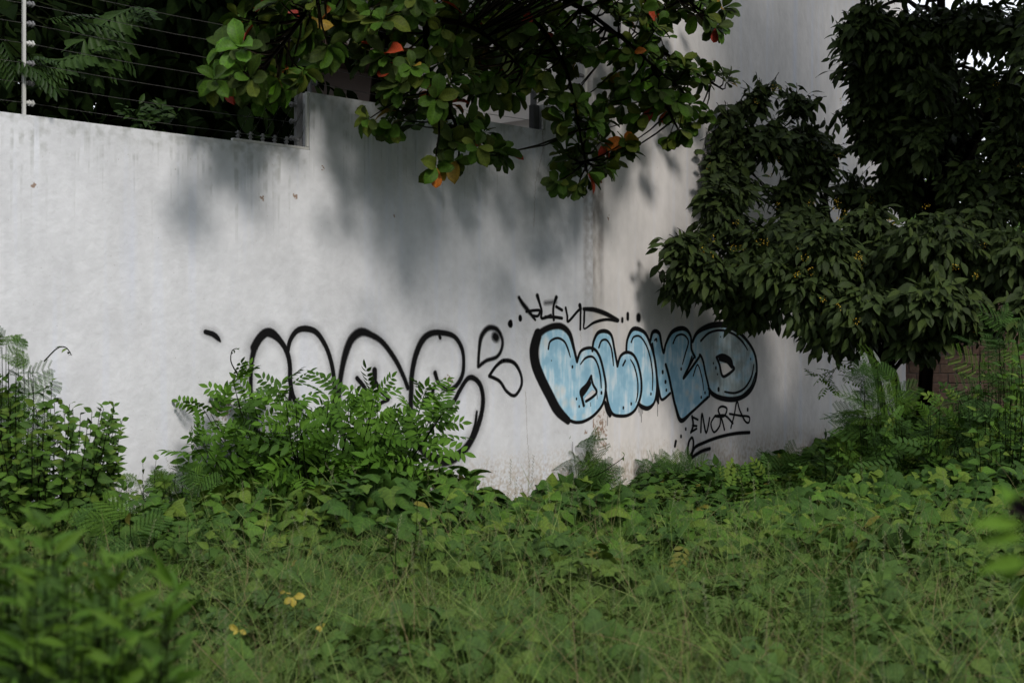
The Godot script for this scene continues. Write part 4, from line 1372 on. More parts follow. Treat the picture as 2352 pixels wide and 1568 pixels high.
func crown_tree(called: String, label: String, base: Vector3, top: Vector3, clumps: Array, leaf: float, hang: float, meshes: Array, k: Array, limb_r: float, flowers: int) -> Node3D:
	# clumps: [x, y, distance, half width, half height (of the picture), sprays]
	var t := thing(called, label, "tree" if limb_r > 0.03 else "shrub", base)
	var list := []
	var twigs := []
	var st := begin()
	var fork := base.lerp(top, 0.45)
	tube(st, shifted(curve(base + Vector3.DOWN * 0.1, top, Vector3(0.08, 0, 0.1), 8, 0.03), base), limb_r * 1.6, limb_r * 0.6, 8)
	part("trunk", st.commit(), mats.bark, t)
	for c in clumps:
		var p := v(c[0], c[1], c[2])
		var r := Vector3(c[3] / FOC * c[2], c[4] / FOC * c[2], c[3] / FOC * c[2] * (0.8 if c.size() < 7 else c[6]))
		clump(list, p, r, c[5], leaf, hang, twigs)
		var b := begin()
		var from := fork.lerp(top, rr(0.0, 0.8))
		var wide := limb_r * 0.6
		if c[0] > 2420 or c[1] < -60:
			from = v(2560, -260, 14.6) + rdir() * 0.2
			wide = limb_r * 0.4
		tube(b, shifted(curve(from, p, Vector3(0, rr(0.05, 0.3), 0), 7, 0.03), base), wide, limb_r * 0.15, 6)
		part("branch", b.commit(), mats.bark, t)
	if called == "tall_tree":
		var limb := begin()
		tube(limb, shifted(curve(fork, v(2560, -260, 14.6), Vector3(0.1, 0.2, 0), 8, 0.03), base), limb_r * 1.1, limb_r * 0.6, 8)
		part("branch", limb.commit(), mats.bark, t)
	var ok := []
	for x in list:
		if out_of(x.origin) > 0.06 or (x.origin - W0).dot(E) > 13.4:
			ok.append(x)
	part("twigs", twig_mesh(twigs, t), mats.twig, t)
	leaves(t, ok, meshes, k)
	# clusters of tiny yellow flowers and orange berries
	var fl := one_leaf(1.0, 0.8, 0.6, 0.6, -0.3, 2, 0.5, 0.0, 1)
	for i in flowers:
		var c: Array = clumps[rng.randi() % clumps.size()]
		var d := rdir()
		d.z = absf(d.z)
		var p: Vector3 = v(c[0], c[1], c[2]) + d * Vector3(c[3], c[4], c[3] * 0.8) / FOC * c[2]
		if not on_screen(p) or (out_of(p) < 0.1 and (p - W0).dot(E) < 13.4):
			continue
		var fst := begin()
		for j in 12:
			fst.append_from(fl, 0, Transform3D(frame(rdir() + Vector3.UP * 0.5, rdir()).scaled(Vector3.ONE * rr(0.010, 0.018)), p - base + rdir() * 0.035))
		part("flower_cluster", fst.commit(), mats.yellow[1][0], t)
	return t

func build_right_trees() -> void:
	var lm := []
	for k in 3:
		lm.append(one_leaf(1.0, 0.42 + 0.05 * k, 0.42, 0.28, [0.15, 0.28, 0.05][k], 5, 0.95, 0.01, 1))
	var feet := v(2060, 784, 16.6)
	feet.y = 0
	# the broad flowering shrub in front of the building
	crown_tree("flowering_shrub", "broad dark green shrub with tiny yellow flowers hanging before the building wall", feet + Vector3(-0.1, 0, 0.9), feet + Vector3(-0.6, 2.4, 0.9), [
		[1575, 560, 14.9, 75, 70, 90], [1660, 470, 15.2, 85, 90, 110], [1640, 620, 14.9, 95, 70, 110], [2150, 600, 15.7, 120, 90, 130], [2060, 690, 15.8, 100, 55, 90], [2250, 500, 15.2, 110, 80, 110], [1950, 740, 15.6, 80, 40, 60], [1900, 560, 14.2, 100, 80, 110], [1790, 600, 14.3, 90, 55, 80], [1760, 560, 15.0, 110, 100, 150], [1740, 655, 15.0, 110, 70, 130], [1860, 660, 14.2, 110, 95, 150], [1920, 750, 14.2, 85, 45, 80],
		[1900, 560, 15.6, 100, 70, 110], [1990, 690, 13.8, 100, 80, 120], [2060, 590, 14.6, 110, 80, 130], [2150, 670, 13.4, 110, 70, 130], [2110, 760, 13.8, 90, 45, 80], [2260, 620, 14.2, 120, 90, 160], [2150, 530, 14.0, 130, 80, 150], [2000, 500, 15.0, 90, 60, 80], [2340, 560, 13.8, 100, 90, 120], [2370, 690, 13.2, 80, 60, 80],
		[2200, 560, 14.4, 110, 70, 120], [1560, 640, 15.1, 40, 50, 40], [1720, 700, 15.1, 70, 30, 50], [1990, 590, 15.2, 110, 90, 130], [1850, 490, 15.9, 90, 50, 80], [2240, 720, 13.6, 90, 40, 70]], 0.15, 0.95, lm, mats.shrub, 0.045, 70)
	# the young tree between the shrub and the building
	crown_tree("young_tree", "dark young tree with pointed leaves standing against the white building", feet + Vector3(0.1, 0, -0.4), feet + Vector3(-0.9, 3.6, -0.3), [
		[1690, 270, 16.2, 75, 55, 50], [1740, 210, 16.3, 45, 40, 30], [1835, 220, 16.4, 45, 40, 30], [1770, 310, 16.2, 90, 60, 75], [1660, 350, 16.0, 65, 55, 50], [1840, 310, 16.6, 65, 50, 45], [1870, 370, 16.6, 70, 50, 55], [1960, 430, 17.0, 75, 45, 45], [1690, 410, 15.8, 80, 60, 70],
		[1820, 430, 16.4, 80, 55, 60], [2000, 500, 17.0, 55, 50, 40], [1625, 300, 16.2, 35, 35, 16], [1910, 320, 16.7, 40, 30, 14]], 0.16, 0.8, lm, mats.shrub, 0.032, 12)
	# the tall tree at the right; its limbs reach out over the plot, above and beside the picture
	var overhang := []
	for x in [4.9, 6.2, 7.5, 8.8]:
		for z in [11.0, 12.4, 13.8]:
			for y in [5.9, 7.4, 8.9]:
				var c := Vector3(x + rr(-0.3, 0.3), y + rr(-0.3, 0.3), -z + rr(-0.3, 0.3))
				if c.x < 0.36 * z + 1.0 and c.y - 1.6 < 0.24 * z + 1.2:
					continue
				overhang.append([1176.0 + c.x / -c.z * FOC, 784.0 - (c.y - EYE) / -c.z * FOC, -c.z, 1.0 / -c.z * FOC, 0.85 / -c.z * FOC, 62])
	for q in [[3.3, 8.9, 13.2], [4.4, 8.7, 13.0], [3.9, 9.2, 14.6], [5.2, 9.0, 14.4], [4.9, 9.3, 16.0], [6.1, 9.1, 15.6], [5.9, 8.9, 17.2], [5.4, 8.4, 13.4], [3.0, 9.6, 14.4]]:
		overhang.append([1176.0 + q[0] / q[2] * FOC, 784.0 - (q[1] - EYE) / q[2] * FOC, q[2], 1.1 / q[2] * FOC, 0.7 / q[2] * FOC, 100])
	crown_tree("tall_tree", "tall dark leafy tree filling the upper right corner, sky showing through it", feet + Vector3(0.25, 0, 0.0), feet + Vector3(0.5, 6.4, 0.0), [
		[1990, 30, 15.6, 70, 55, 45], [2100, 60, 15.8, 110, 80, 150], [1965, 130, 16.2, 70, 40, 28], [2050, 130, 16.2, 80, 60, 80], [1990, 190, 16.4, 55, 40, 22], [2085, 230, 16.4, 80, 80, 120], [2090, 340, 16.6, 50, 90, 90], [2095, 430, 16.8, 50, 50, 60], [2150, 440, 17.0, 60, 70, 80],
		[2230, 40, 15.6, 110, 60, 120], [2340, 60, 15.4, 90, 80, 120], [2330, 200, 15.6, 50, 90, 90], [2320, 320, 15.8, 75, 80, 110], [2200, 250, 16.2, 60, 30, 45], [2250, 400, 16.0, 110, 75, 140], [2150, 130, 16.2, 55, 80, 90], [2350, 440, 15.6, 80, 80, 110], [2175, 350, 17.0, 30, 60, 30],
		[2080, -160, 15.4, 220, 140, 260], [2320, -200, 14.6, 220, 150, 260], [2520, 60, 14.4, 200, 220, 260], [2600, 330, 15.6, 220, 220, 300], [2450, 300, 17.6, 160, 200, 200], [2200, 320, 16.8, 90, 60, 90], [2300, 240, 16.4, 60, 60, 70], [2180, 180, 17.2, 45, 70, 60], [2250, 50, 16.6, 130, 60, 130],
		[2030, 60, 15.8, 85, 75, 110], [2025, 150, 16.2, 85, 60, 90], [2010, 230, 16.4, 60, 60, 60], [2050, 300, 16.5, 70, 70, 80], [2065, 385, 16.7, 60, 60, 70], [1960, 70, 15.7, 50, 45, 30], [1965, 235, 16.5, 40, 35, 22], [1995, 305, 16.6, 45, 45, 34], [2255, 175, 15.8, 45, 45, 34], [2130, 300, 15.9, 60, 80, 60], [2120, 180, 15.7, 70, 60, 60], [2010, 440, 16.8, 50, 40, 34]] + overhang, 0.16, 0.8, lm, mats.shrub, 0.06, 30)
	# bright young shoots hanging under the shrub
	var fm := [compound_leaf(1.0, 4, 0.42, 0.16, 0.2)]
	var sp := thing("young_shoot", "bright green young shoot hanging below the flowering shrub", "plant", v(1930, 860, 14.6))
	var sl := []
	for q in [[1935, 810], [1960, 815], [1915, 850], [1945, 870], [1900, 860], [1925, 835], [1890, 870], [1955, 795], [1910, 880], [1975, 805]]:
		for k in 3:
			sl.append(Transform3D(frame(Vector3(rr(-1, 1), rr(-0.3, 0.5), rr(0, 1)), Vector3.UP + rdir() * 0.3).scaled(Vector3.ONE * rr(0.12, 0.17)), v(q[0] + rr(-12, 12), q[1] + rr(-10, 10), 14.6)))
	leaves(sp, sl, fm, mats.fresh)
	var ss := begin()
	tube(ss, shifted(curve(v(1985, 770, 14.8), v(1900, 880, 14.6), Vector3(0, 0.05, 0), 5), sp.position), 0.005, 0.003, 5)
	part("stem", ss.commit(), mats.green_stem, sp)

func stem_plant(t: Node3D, wood: SurfaceTool, list: Array, root: Vector3, tip: Vector3, n: int, from_t: float, size: float, open: float, droop: float, r := 0.006) -> void:
	# a stem with leaves spiralling up it
	var pts := curve(root, tip, (tip - root).cross(Vector3.UP).cross(tip - root).normalized() * -0.06 * (tip - root).length(), 7, 0.01)
	tube(wood, shifted(pts, t.position), r, r * 0.35, 5)
	var ph := rng.randf() * TAU
	for i in n:
		var q := lerpf(from_t, 1.0, float(i) / maxi(1, n - 1))
		var f := q * (pts.size() - 1)
		var i0 := mini(int(f), pts.size() - 2)
		var p: Vector3 = pts[i0].lerp(pts[i0 + 1], f - i0)
		var tan: Vector3 = (pts[i0 + 1] - pts[i0]).normalized()
		var b := frame(tan, Vector3(0.2, 0.1, 1))
		ph += 2.4 + rr(-0.3, 0.3)
		var rad := b.x * cos(ph) + b.y * sin(ph)
		var d := (tan * (1.0 - open + 0.35 * open * q * q) + rad * open * (1.0 - 0.3 * q * q) + Vector3.DOWN * droop * rr(0.3, 1.2) + Vector3.UP * 0.12).normalized()
		list.append(Transform3D(frame(d, facing(0.8)).scaled(Vector3.ONE * size * rr(0.75, 1.2) * lerpf(1.0, 0.7, maxf(0.0, q - 0.7) / 0.3)), p))

func bush(called: String, label: String, category: String, root: Vector3, tips: Array, n: int, from_t: float, size: float, open: float, droop: float, meshes: Array, k: Array, stem_mat: Material, r := 0.006, group := "", most := 300) -> Node3D:
	var t := thing(called, label, category, root, group)
	var wood := begin()
	var list := []
	for p in tips:
		stem_plant(t, wood, list, root + Vector3(rr(-0.12, 0.12), 0, rr(-0.12, 0.12)), p, n, from_t, size, open, droop, r)
	part("stems", wood.commit(), stem_mat, t)
	leaves(t, list, meshes, k, "leaf", most)
	return t

func around(c: Array, count: int, depth: float, spread: float) -> Array:
	# tips near the given picture points
	var out := []
	for p in c:
		for k in count:
			out.append(v(p[0] + rr(-1, 1) * p[2], p[1] + rr(-1, 1) * p[3], depth + rr(-spread, spread)))
	return out

func build_bushes() -> void:
	var ov := [one_leaf(1.0, 0.52, 0.36, 0.25, 0.12, 6, 1.1, 0.012), one_leaf(1.0, 0.46, 0.38, 0.35, 0.3, 6, 1.1, 0.02), one_leaf(1.0, 0.56, 0.34, 0.12, 0.2, 6, 1.0, 0.015)]
	var root := v(90, 784, 9.3)
	root.y = 0
	bush("leafy_bush", "leafy bush with oval pointed leaves at the left edge before the wall", "bush", root, around([[60, 930, 60, 60], [150, 950, 50, 50], [220, 940, 40, 40], [250, 1000, 30, 40], [120, 1020, 90, 60], [200, 1060, 60, 50], [40, 1040, 60, 70], [240, 1090, 50, 50], [10, 950, 40, 50], [90, 1110, 90, 60], [150, 1160, 120, 50], [30, 880, 40, 20]], 8, 9.3, 0.5) + around([[262, 935, 8, 8], [275, 985, 8, 8], [268, 1060, 8, 10]], 2, 9.2, 0.2), 24, 0.25, 0.10, 0.85, 0.3, ov, mats.bush, mats.twig, 0.006)
	# small sprig beside it
	root = v(345, 784, 9.6)
	root.y = 0
	bush("leafy_sprig", "small upright leafy sprig between the left bush and the middle bush", "plant", root, around([[345, 1060, 25, 10], [310, 1110, 30, 15], [385, 1105, 30, 15], [340, 1130, 40, 15]], 2, 9.6, 0.2), 9, 0.4, 0.09, 0.8, 0.2, ov, mats.bush, mats.twig, 0.004)
	# the compound-leaved bush before the bubble letters
	var cm := [compound_leaf(1.0, 5, 0.36, 0.15, 0.12), compound_leaf(1.0, 4, 0.40, 0.165, 0.28), compound_leaf(1.0, 6, 0.33, 0.135, 0.35)]
	root = v(740, 784, 11.0)
	root.y = 0
	var senna := bush("compound_leaf_bush", "large bush with paired oval leaflets in front of the black bubble letters", "bush", root,
		around([[535, 885, 15, 10], [650, 900, 22, 12], [770, 905, 25, 12], [850, 915, 20, 10], [970, 905, 20, 10], [1010, 950, 15, 10], [480, 950, 20, 20], [580, 930, 40, 25], [700, 950, 40, 25], [810, 960, 40, 25], [900, 960, 40, 25], [990, 950, 20, 15], [470, 1020, 30, 25], [560, 1020, 50, 30], [660, 1040, 50, 30], [850, 1050, 50, 30], [930, 1030, 25, 20],
		[500, 1100, 50, 30], [620, 1110, 60, 30], [740, 1120, 60, 30], [860, 1110, 50, 30]], 3, 11.0, 0.5), 8, 0.35, 0.33, 0.85, 0.12, cm, mats.senna, mats.green_stem, 0.008)
	# feathery plants
	var fl := [feather_leaf(1.0, 6, 11, 0.2), feather_leaf(1.0, 5, 10, 0.4), feather_leaf(1.0, 7, 11, 0.3)]
	var plants := [
		[2030, 13.4, [[2030, 835, 14, 8], [2000, 860, 25, 12], [2060, 880, 30, 12], [1975, 930, 30, 12], [2015, 900, 40, 20], [2050, 960, 50, 25], [2010, 1010, 50, 25], [2070, 1060, 60, 25]], "feathery-leaved sapling with curling tip before the dark building corner"],
		[2290, 12.4, [[2300, 750, 20, 8], [2340, 790, 20, 12], [2270, 800, 25, 12], [2240, 880, 30, 15], [2310, 830, 30, 20], [2280, 900, 40, 20], [2330, 960, 40, 30], [2260, 1010, 60, 30], [2330, 1060, 40, 30]], "tallest feathery sapling with yellow-green tip at the right edge before bricks"],
		[2170, 12.9, [[2150, 960, 60, 20], [2220, 1000, 50, 25], [2120, 1040, 60, 25], [2200, 1090, 80, 30]], "low spreading feathery plant below the brick wall"],
		[1325, 14.6, [[1325, 1020, 18, 8], [1310, 1050, 30, 12], [1340, 1080, 30, 15], [1320, 1110, 30, 15]], "small feathery plant alone against the white wall below the blue graffiti"],
		[1530, 15.2, [[1530, 1075, 25, 8], [1510, 1095, 35, 12], [1570, 1090, 35, 10]], "low mound of feathery leaves against the wall under the signature tag"],
		[1790, 15.0, [[1770, 1075, 40, 12], [1830, 1060, 40, 15], [1880, 1080, 40, 20], [1740, 1110, 40, 15]], "feathery leaves spilling at the wall foot right of the signature tag"],
		[20, 9.4, [[30, 795, 25, 8], [10, 830, 30, 15], [60, 850, 20, 12], [-20, 790, 30, 15]], "feathery plant rising above the left bush at the picture edge"],
		[420, 10.2, [[400, 1095, 30, 12], [350, 1115, 40, 15], [440, 1110, 25, 15], [380, 1140, 60, 15]], "feathery fronds between the left bush and the compound-leaf bush"],
		[1000, 11.2, [[985, 1120, 25, 12], [950, 1160, 50, 20], [1010, 1140, 25, 12]], "feathery fronds under the right side of the compound-leaf bush"],
		[300, 8.2, [[190, 1200, 40, 15], [260, 1195, 40, 15], [330, 1215, 50, 20]], "dark feathery fronds low before the left bush"]]
	for p in plants:
		root = v(p[0], 784, p[1])
		root.y = 0
		bush("feathery_plant", p[3], "plant", root, around(p[2], 3, p[1], 0.3), 5, 0.45, 0.30 if p[1] > 12.0 else 0.24, 0.85, 0.15, fl, mats.feather, mats.green_stem, 0.006, "feathery-leaved plants along the wall")
	# leafy weeds banking up at the right
	var sm := [compound_leaf(1.0, 5, 0.34, 0.16, 0.3), compound_leaf(1.0, 4, 0.38, 0.18, 0.15)]
	for p in [[1900, 13.2, [[1830, 1075, 30, 12], [1900, 1040, 35, 15], [1960, 1000, 30, 15], [1880, 1100, 60, 15]], "bank of leafy weeds left of the feathery sapling by the dark corner", 0],
		[2120, 12.3, [[2070, 960, 35, 15], [2130, 945, 35, 15], [2190, 930, 30, 15], [2010, 1000, 30, 15], [2110, 1050, 70, 20], [2190, 1070, 70, 20]], "bank of leafy weeds hiding the trunks below the flowering shrub", 1],
		[2300, 11.4, [[2230, 900, 30, 15], [2290, 850, 30, 20], [2340, 800, 20, 15], [2320, 880, 25, 20], [2280, 1000, 60, 25], [2340, 960, 30, 25], [2300, 1080, 80, 30]], "tall leafy weeds at the right edge before the brick wall", 0],
		[1700, 14.2, [[1650, 1105, 30, 8], [1720, 1095, 30, 8], [1760, 1085, 25, 10]], "low leafy weeds at the wall foot right of the signature tag", 1]]:
		root = v(p[0], 784, p[1])
		root.y = 0
		bush("leafy_weed", p[3], "plant", root, around(p[2], 4, p[1], 0.3), 11 if p[4] == 0 else 8, 0.35, 0.105 if p[4] == 0 else 0.22, 0.85, 0.2, ov if p[4] == 0 else sm, mats.vine, mats.green_stem, 0.005, "leafy weeds banking up at the right")
	# broad-lobed plants
	var lb := [lobed_leaf(1.0, 5, 0.5, 0.35), lobed_leaf(1.0, 5, 0.42, 0.2), lobed_leaf(1.0, 3, 0.35, 0.3)]
	for p in [[1290, 13.4, [[1270, 1125, 30, 8], [1330, 1125, 30, 8], [1300, 1180, 50, 15]], "broad-lobed weed at the wall foot beside the small feathery plant", 0.30],
		[2240, 12.2, [[2200, 1140, 40, 12], [2290, 1130, 40, 15], [2330, 1170, 30, 12], [2240, 1190, 60, 20]], "pale broad-lobed weed under the right feathery saplings", 0.32],
		[1560, 9.6, [[1480, 1330, 40, 15], [1580, 1325, 50, 15], [1640, 1350, 50, 15], [1530, 1380, 60, 15]], "broad-lobed weed in the grass right of the middle", 0.22],
		[2050, 9.2, [[1990, 1350, 40, 12], [2060, 1365, 50, 15], [2120, 1390, 50, 15], [2010, 1420, 60, 20], [2090, 1440, 60, 15]], "dark broad-lobed weed in the grass at the lower right", 0.24]]:
		root = v(p[0], 784, p[1])
		root.y = 0
		bush("broad_leaf_weed", p[3], "plant", root, around(p[2], 3, p[1], 0.3), 2, 0.9, p[4], 0.8, 0.2, lb, mats.vine, mats.pale_stem, 0.004, "broad-lobed weeds in the plot")
	var sprig: Node3D = null
	var rows := [[8.3, "at the back edge of the grass"], [10.3, "in the middle of the vine cover"], [12.4, "in the far part of the vine cover"]]
	var cols := [[-0.24, "at the left"], [-0.11, "left of the middle"], [0.02, "in the middle"], [0.15, "right of the middle"], [0.28, "at the right"]]
	for r in rows:
		for q in cols:
			var d: float = r[0] + rr(-0.6, 0.6)
			var p := Vector3((q[0] + rr(-0.05, 0.05)) * d, 0, -d)
			if out_of(p) < 0.9 or (out_of(p) < 4.6 and (p - W0).dot(E) > 2.8 and (p - W0).dot(E) < 10.0):
				continue
			if sprig == null:
				sprig = bush("upright_weed", "", "plant", p, [p + Vector3(0.05, 0.62, 0.0), p + Vector3(-0.12, 0.55, 0.08), p + Vector3(0.15, 0.48, -0.06), p + Vector3(-0.04, 0.42, -0.12)], 9, 0.35, 0.11, 0.8, 0.25, ov, mats.bush, mats.green_stem, 0.004, "upright weeds in the ground cover")
				sprig.set_meta("label", "upright leafy weed %s, %s" % [r[1], q[1]])
			else:
				var c: Node3D = sprig.duplicate()
				c.name = named("upright_weed")
				add_child(c)
				c.position = p
				c.rotation.y = rr(-0.9, 0.9)
				c.scale = Vector3.ONE * rr(0.75, 1.25)
				c.set_meta("label", "upright leafy weed %s, %s" % [r[1], q[1]])
	# yellow-flowered herbs before the middle bush
	var hm := [lobed_leaf(1.0, 3, 0.6, 0.2)]
	var yf := one_leaf(1.0, 0.5, 0.6, 0.5, -0.2, 3, 0.6, 0.0, 1)
	for p in [[490, 9.6, [[487, 1165, 8, 8], [500, 1195, 15, 8], [470, 1210, 15, 8]], "yellow-budded herb, leftmost of those before the compound-leaf bush"], [575, 9.6, [[572, 1170, 8, 8], [590, 1200, 15, 8], [560, 1215, 15, 10]], "yellow-budded herb, second from left before the compound-leaf bush"], [650, 9.5, [[655, 1190, 8, 8], [640, 1225, 15, 10]], "slender yellow-budded herb right of its two neighbours"], [735, 8.6, [[735, 1275, 10, 8], [750, 1290, 15, 8], [705, 1300, 15, 8]], "low yellow-budded herb in the grass before the compound-leaf bush"]]:
		root = v(p[0], 784, p[1])
		root.y = 0
		var tips := around(p[2], 2, p[1], 0.12)
		var t := bush("yellow_flower_herb", p[3], "plant", root, tips, 8, 0.45, 0.06, 0.8, 0.1, hm, mats.bush, mats.green_stem, 0.004, "yellow-budded herbs")
		for q in tips:
			for k in 2:
				var o := part("flower", yf, mats.yellow[1][0], t)
				o.transform = Transform3D(frame(rdir() + Vector3.UP * 1.2, rdir()).scaled(Vector3.ONE * rr(0.022, 0.034)), q - root + rdir() * 0.03)
	# the near blurred bush at lower left
	var ln := [one_leaf(1.0, 0.26, 0.42, 0.3, 0.18, 6, 1.0, 0.01), one_leaf(1.0, 0.22, 0.4, 0.3, 0.35, 6, 1.0, 0.01)]
	root = Vector3(-1.02, 0, -3.1)
	bush("near_shrub", "blurred near shrub with narrow leaves at the lower left corner", "shrub", root, around([[110, 1200, 15, 20], [30, 1230, 40, 30], [180, 1270, 50, 40], [260, 1280, 30, 30], [100, 1330, 90, 50], [280, 1390, 60, 40], [180, 1420, 90, 60], [40, 1430, 60, 60], [350, 1440, 40, 40], [120, 1520, 110, 50], [300, 1530, 70, 40], [20, 1330, 50, 50], [390, 1370, 20, 30]], 7, 3.1, 0.3), 16, 0.35, 0.10, 0.8, 0.25, ln, mats.near, mats.green_stem, 0.004)
	root = Vector3(0.86, 0, -1.72)
	var nw := thing("near_weed", "strongly blurred near weed with a purple-topped stem at the right edge", "plant", root)
	var ns := begin()
	tube(ns, shifted(curve(root, v(2420, 1330, 1.7), Vector3(0.05, 0, 0), 5), root), 0.009, 0.008, 7)
	tube(ns, shifted(curve(v(2420, 1330, 1.7), v(2325, 1155, 1.7), Vector3(0.015, 0.01, 0), 5), root), 0.008, 0.009, 7)
	part("stem", ns.commit(), mat(lin(0.22, 0.16, 0.18), 0.8), nw)
	var nl := []
	for q in [[2350, 1205, 2195, 1190, 0.062], [2355, 1235, 2235, 1235, 0.055], [2370, 1290, 2235, 1300, 0.064], [2360, 1280, 2300, 1330, 0.05], [2345, 1180, 2310, 1120, 0.05], [2400, 1320, 2330, 1400, 0.06], [2380, 1240, 2420, 1180, 0.08], [2410, 1300, 2500, 1280, 0.09]]:
		var a := v(q[0], q[1], 1.7)
		nl.append(Transform3D(frame(v(q[2], q[3], 1.72) - a, Vector3(0.1, 0.8, 0.7)).scaled(Vector3.ONE * q[4]), a))
	leaves(nw, nl, [one_leaf(1.0, 0.42, 0.42, 0.2, 0.18, 6, 1.0, 0.01)], mats.fresh)

func cover_height(p: Vector3) -> float:
	var o := out_of(p)
	var h := 0.27 + 0.30 * hill.get_noise_2d(p.x * 2.2, p.z * 2.2) + 0.22 * hill.get_noise_2d(p.x * 6.0 + 40, p.z * 6.0)
	h += 0.12 * smoothstep(8.0, 10.5, -p.z)
	h += 0.22 * smoothstep(0.8, 3.5, p.x) * smoothstep(9.0, 12.0, -p.z)
	var along := (p - W0).dot(E)
	if along > 2.9 and along < 11.5:
		h *= lerpf(0.16, 1.0, smoothstep(1.2, 5.5, o + 3.0 * smoothstep(9.0, 11.0, along)))
	elif o < 1.2:
		h *= lerpf(0.5, 1.0, clampf(o / 1.2, 0, 1))
	return maxf(0.05, h)

func build_ground_cover() -> void:
	# creeping vines, counted by nobody: lobed leaves, three-leaflet leaves and grass
	var lb := lobed_leaf(1.0, 3, 0.4, 0.75)
	var tri := begin()
	tri.set_smooth_group(0)
	blade_first = 0
	for a in [0.0, 1.35, -1.35]:
		blade(tri, Transform3D(frame(Vector3(sin(a), -0.15, cos(a)), Vector3.UP), Vector3(0, 0, 0.25)), 0.62, 0.42, 0.4, 0.2, 0.15, 4, 1.0, 0.0, 1)
	tri.generate_normals()
	var trim := tri.commit()
	var heart := one_leaf(1.0, 0.85, 0.3, 0.15, 0.2, 5, 1.2, 0.015)
	var pin := compound_leaf(1.0, 5, 0.34, 0.15, 0.25)
	var sets := [[], [], [], []]
	var tints := [[], [], [], []]
	var n := 0
	while n < 52000:
		var d := sqrt(rr(3.6 * 3.6, 20.0 * 20.0))
		var x := rr(-1, 1) * (0.38 * d + 1.9)
		var p := Vector3(x, 0, -d)
		var o := out_of(p)
		if o < 0.06 and (p - W0).dot(E) < 13.6:
			continue
		n += 1
		if d < 8.2 and rng.randf() < 0.35:
			continue
		var h := cover_height(p)
		p.y = h * lerpf(0.35, 1.05, sqrt(rng.randf()))
		if o < 0.10:
			p += N * 0.08
		var which := 0
		var m := hill.get_noise_2d(p.x * 1.6 + 77, p.z * 1.6)
		if m > 0.12 + rr(-0.25, 0.25):
			which = 1
		elif m < -0.2 + rr(-0.2, 0.2):
			which = 2
		var dir := Vector3(rr(-1, 1), rr(-0.5, 0.1), rr(-0.35, 1))
		var up := Vector3(rr(-0.7, 0.9), 1, rr(-0.2, 1.6))
		var size: float = [rr(0.10, 0.20), rr(0.12, 0.20), rr(0.08, 0.14)][which]
		if d < 8.4:
			size *= 0.72
		sets[which].append(Transform3D(frame(dir, up).scaled(Vector3.ONE * size), p))
		var c := tone(mats.vine)
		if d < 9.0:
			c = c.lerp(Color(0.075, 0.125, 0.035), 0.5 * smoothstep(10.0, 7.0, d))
		tints[which].append(c)
	for k in 450:
		var d := sqrt(rr(5.5 * 5.5, 17.5 * 17.5))
		var c := Vector3(rr(-1, 1) * (0.38 * d + 1.5), 0, -d)
		var far := smoothstep(7.0, 10.0, d)
		var rad := rr(0.22, 0.5)
		if out_of(c) < rad + 0.15 and (c - W0).dot(E) < 13.3:
			continue
		var low := (c - W0).dot(E) > 2.8 and (c - W0).dot(E) < 10.0 and out_of(c) < 4.6
		var tall := rr(0.22, 0.62) * lerpf(0.6, 1.15, far) * (0.28 if low else 1.0)
		var which := rng.randi() % 4
		var tint := tone(mats.vine)
		for j in int((430.0 if which < 3 else 240.0) * rad):
			var a := rng.randf() * TAU
			var q := sqrt(rng.randf())
			var n2 := Vector3(cos(a) * q, 0, sin(a) * q)
			n2.y = sqrt(maxf(0.0, 1.0 - q * q))
			var p := c + Vector3(n2.x * rad, n2.y * tall * rr(0.75, 1.1) + 0.08, n2.z * rad)
			if out_of(p) < 0.08 and (p - W0).dot(E) < 13.4:
				continue
			var dir := (Vector3(n2.x, -0.25, n2.z) + rdir() * 0.5).normalized()
			var sz: float = [rr(0.09, 0.20), rr(0.11, 0.20), rr(0.06, 0.13), rr(0.16, 0.28)][which]
			sets[which].append(Transform3D(frame(dir, (n2 + Vector3.UP * 0.5 + rdir() * 0.65).normalized()).scaled(Vector3.ONE * sz * lerpf(0.75, 1.0, far)), p))
			var cc := tone(mats.vine).lerp(tint, 0.5)
			if rng.randf() < 0.02:
				cc = Color(0.20, 0.19, 0.035)
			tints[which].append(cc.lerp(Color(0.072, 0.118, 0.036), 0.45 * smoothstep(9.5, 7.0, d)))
	stuff("vine_cover", lb, mats.vine[0], sets[0], tints[0], self, "creeping vine with lobed leaves covering the plot", "ground cover")
	stuff("creeper_cover", trim, mats.vine[0], sets[1], tints[1], self, "creeper with three-part leaves mounding across the plot", "ground cover")
	stuff("weed_cover", heart, mats.vine[0], sets[2], tints[2], self, "low weeds with heart-shaped leaves between the vines", "ground cover")
	stuff("pinnate_weed_cover", pin, mats.vine[0], sets[3], tints[3], self, "low weeds with paired leaflets mounding among the vines", "ground cover")
	# grass, thick near the camera
	var gm := one_leaf(1.0, 0.0065, 0.15, 0.5, 0.55, 6, 0.8, 0.0, 1)
	var where := []
	var gt := []
	for k in 80000:
		var d := sqrt(rr(3.4 * 3.4, 10.5 * 10.5))
		if d > 7.5 and rng.randf() < (d - 7.5) / 3.2:
			continue
		var p := Vector3(rr(-1, 1) * (0.38 * d + 1.5), 0, -d)
		if out_of(p) < 0.1:
			continue
		if hill.get_noise_2d(p.x * 3.0 + 9, p.z * 3.0) < rr(-0.6, 0.0) and d > 6.0:
			continue
		p.y = cover_height(p) * rr(0.0, 0.8)
		var dir := Vector3(rr(-1, 1), rr(0.3, 1.6), rr(-1, 1))
		where.append(Transform3D(frame(dir, Vector3(rr(-1, 1), 0.6, rr(-1, 1))).scaled(Vector3.ONE * rr(0.25, 0.55)), p))
		gt.append(tone(mats.grass))
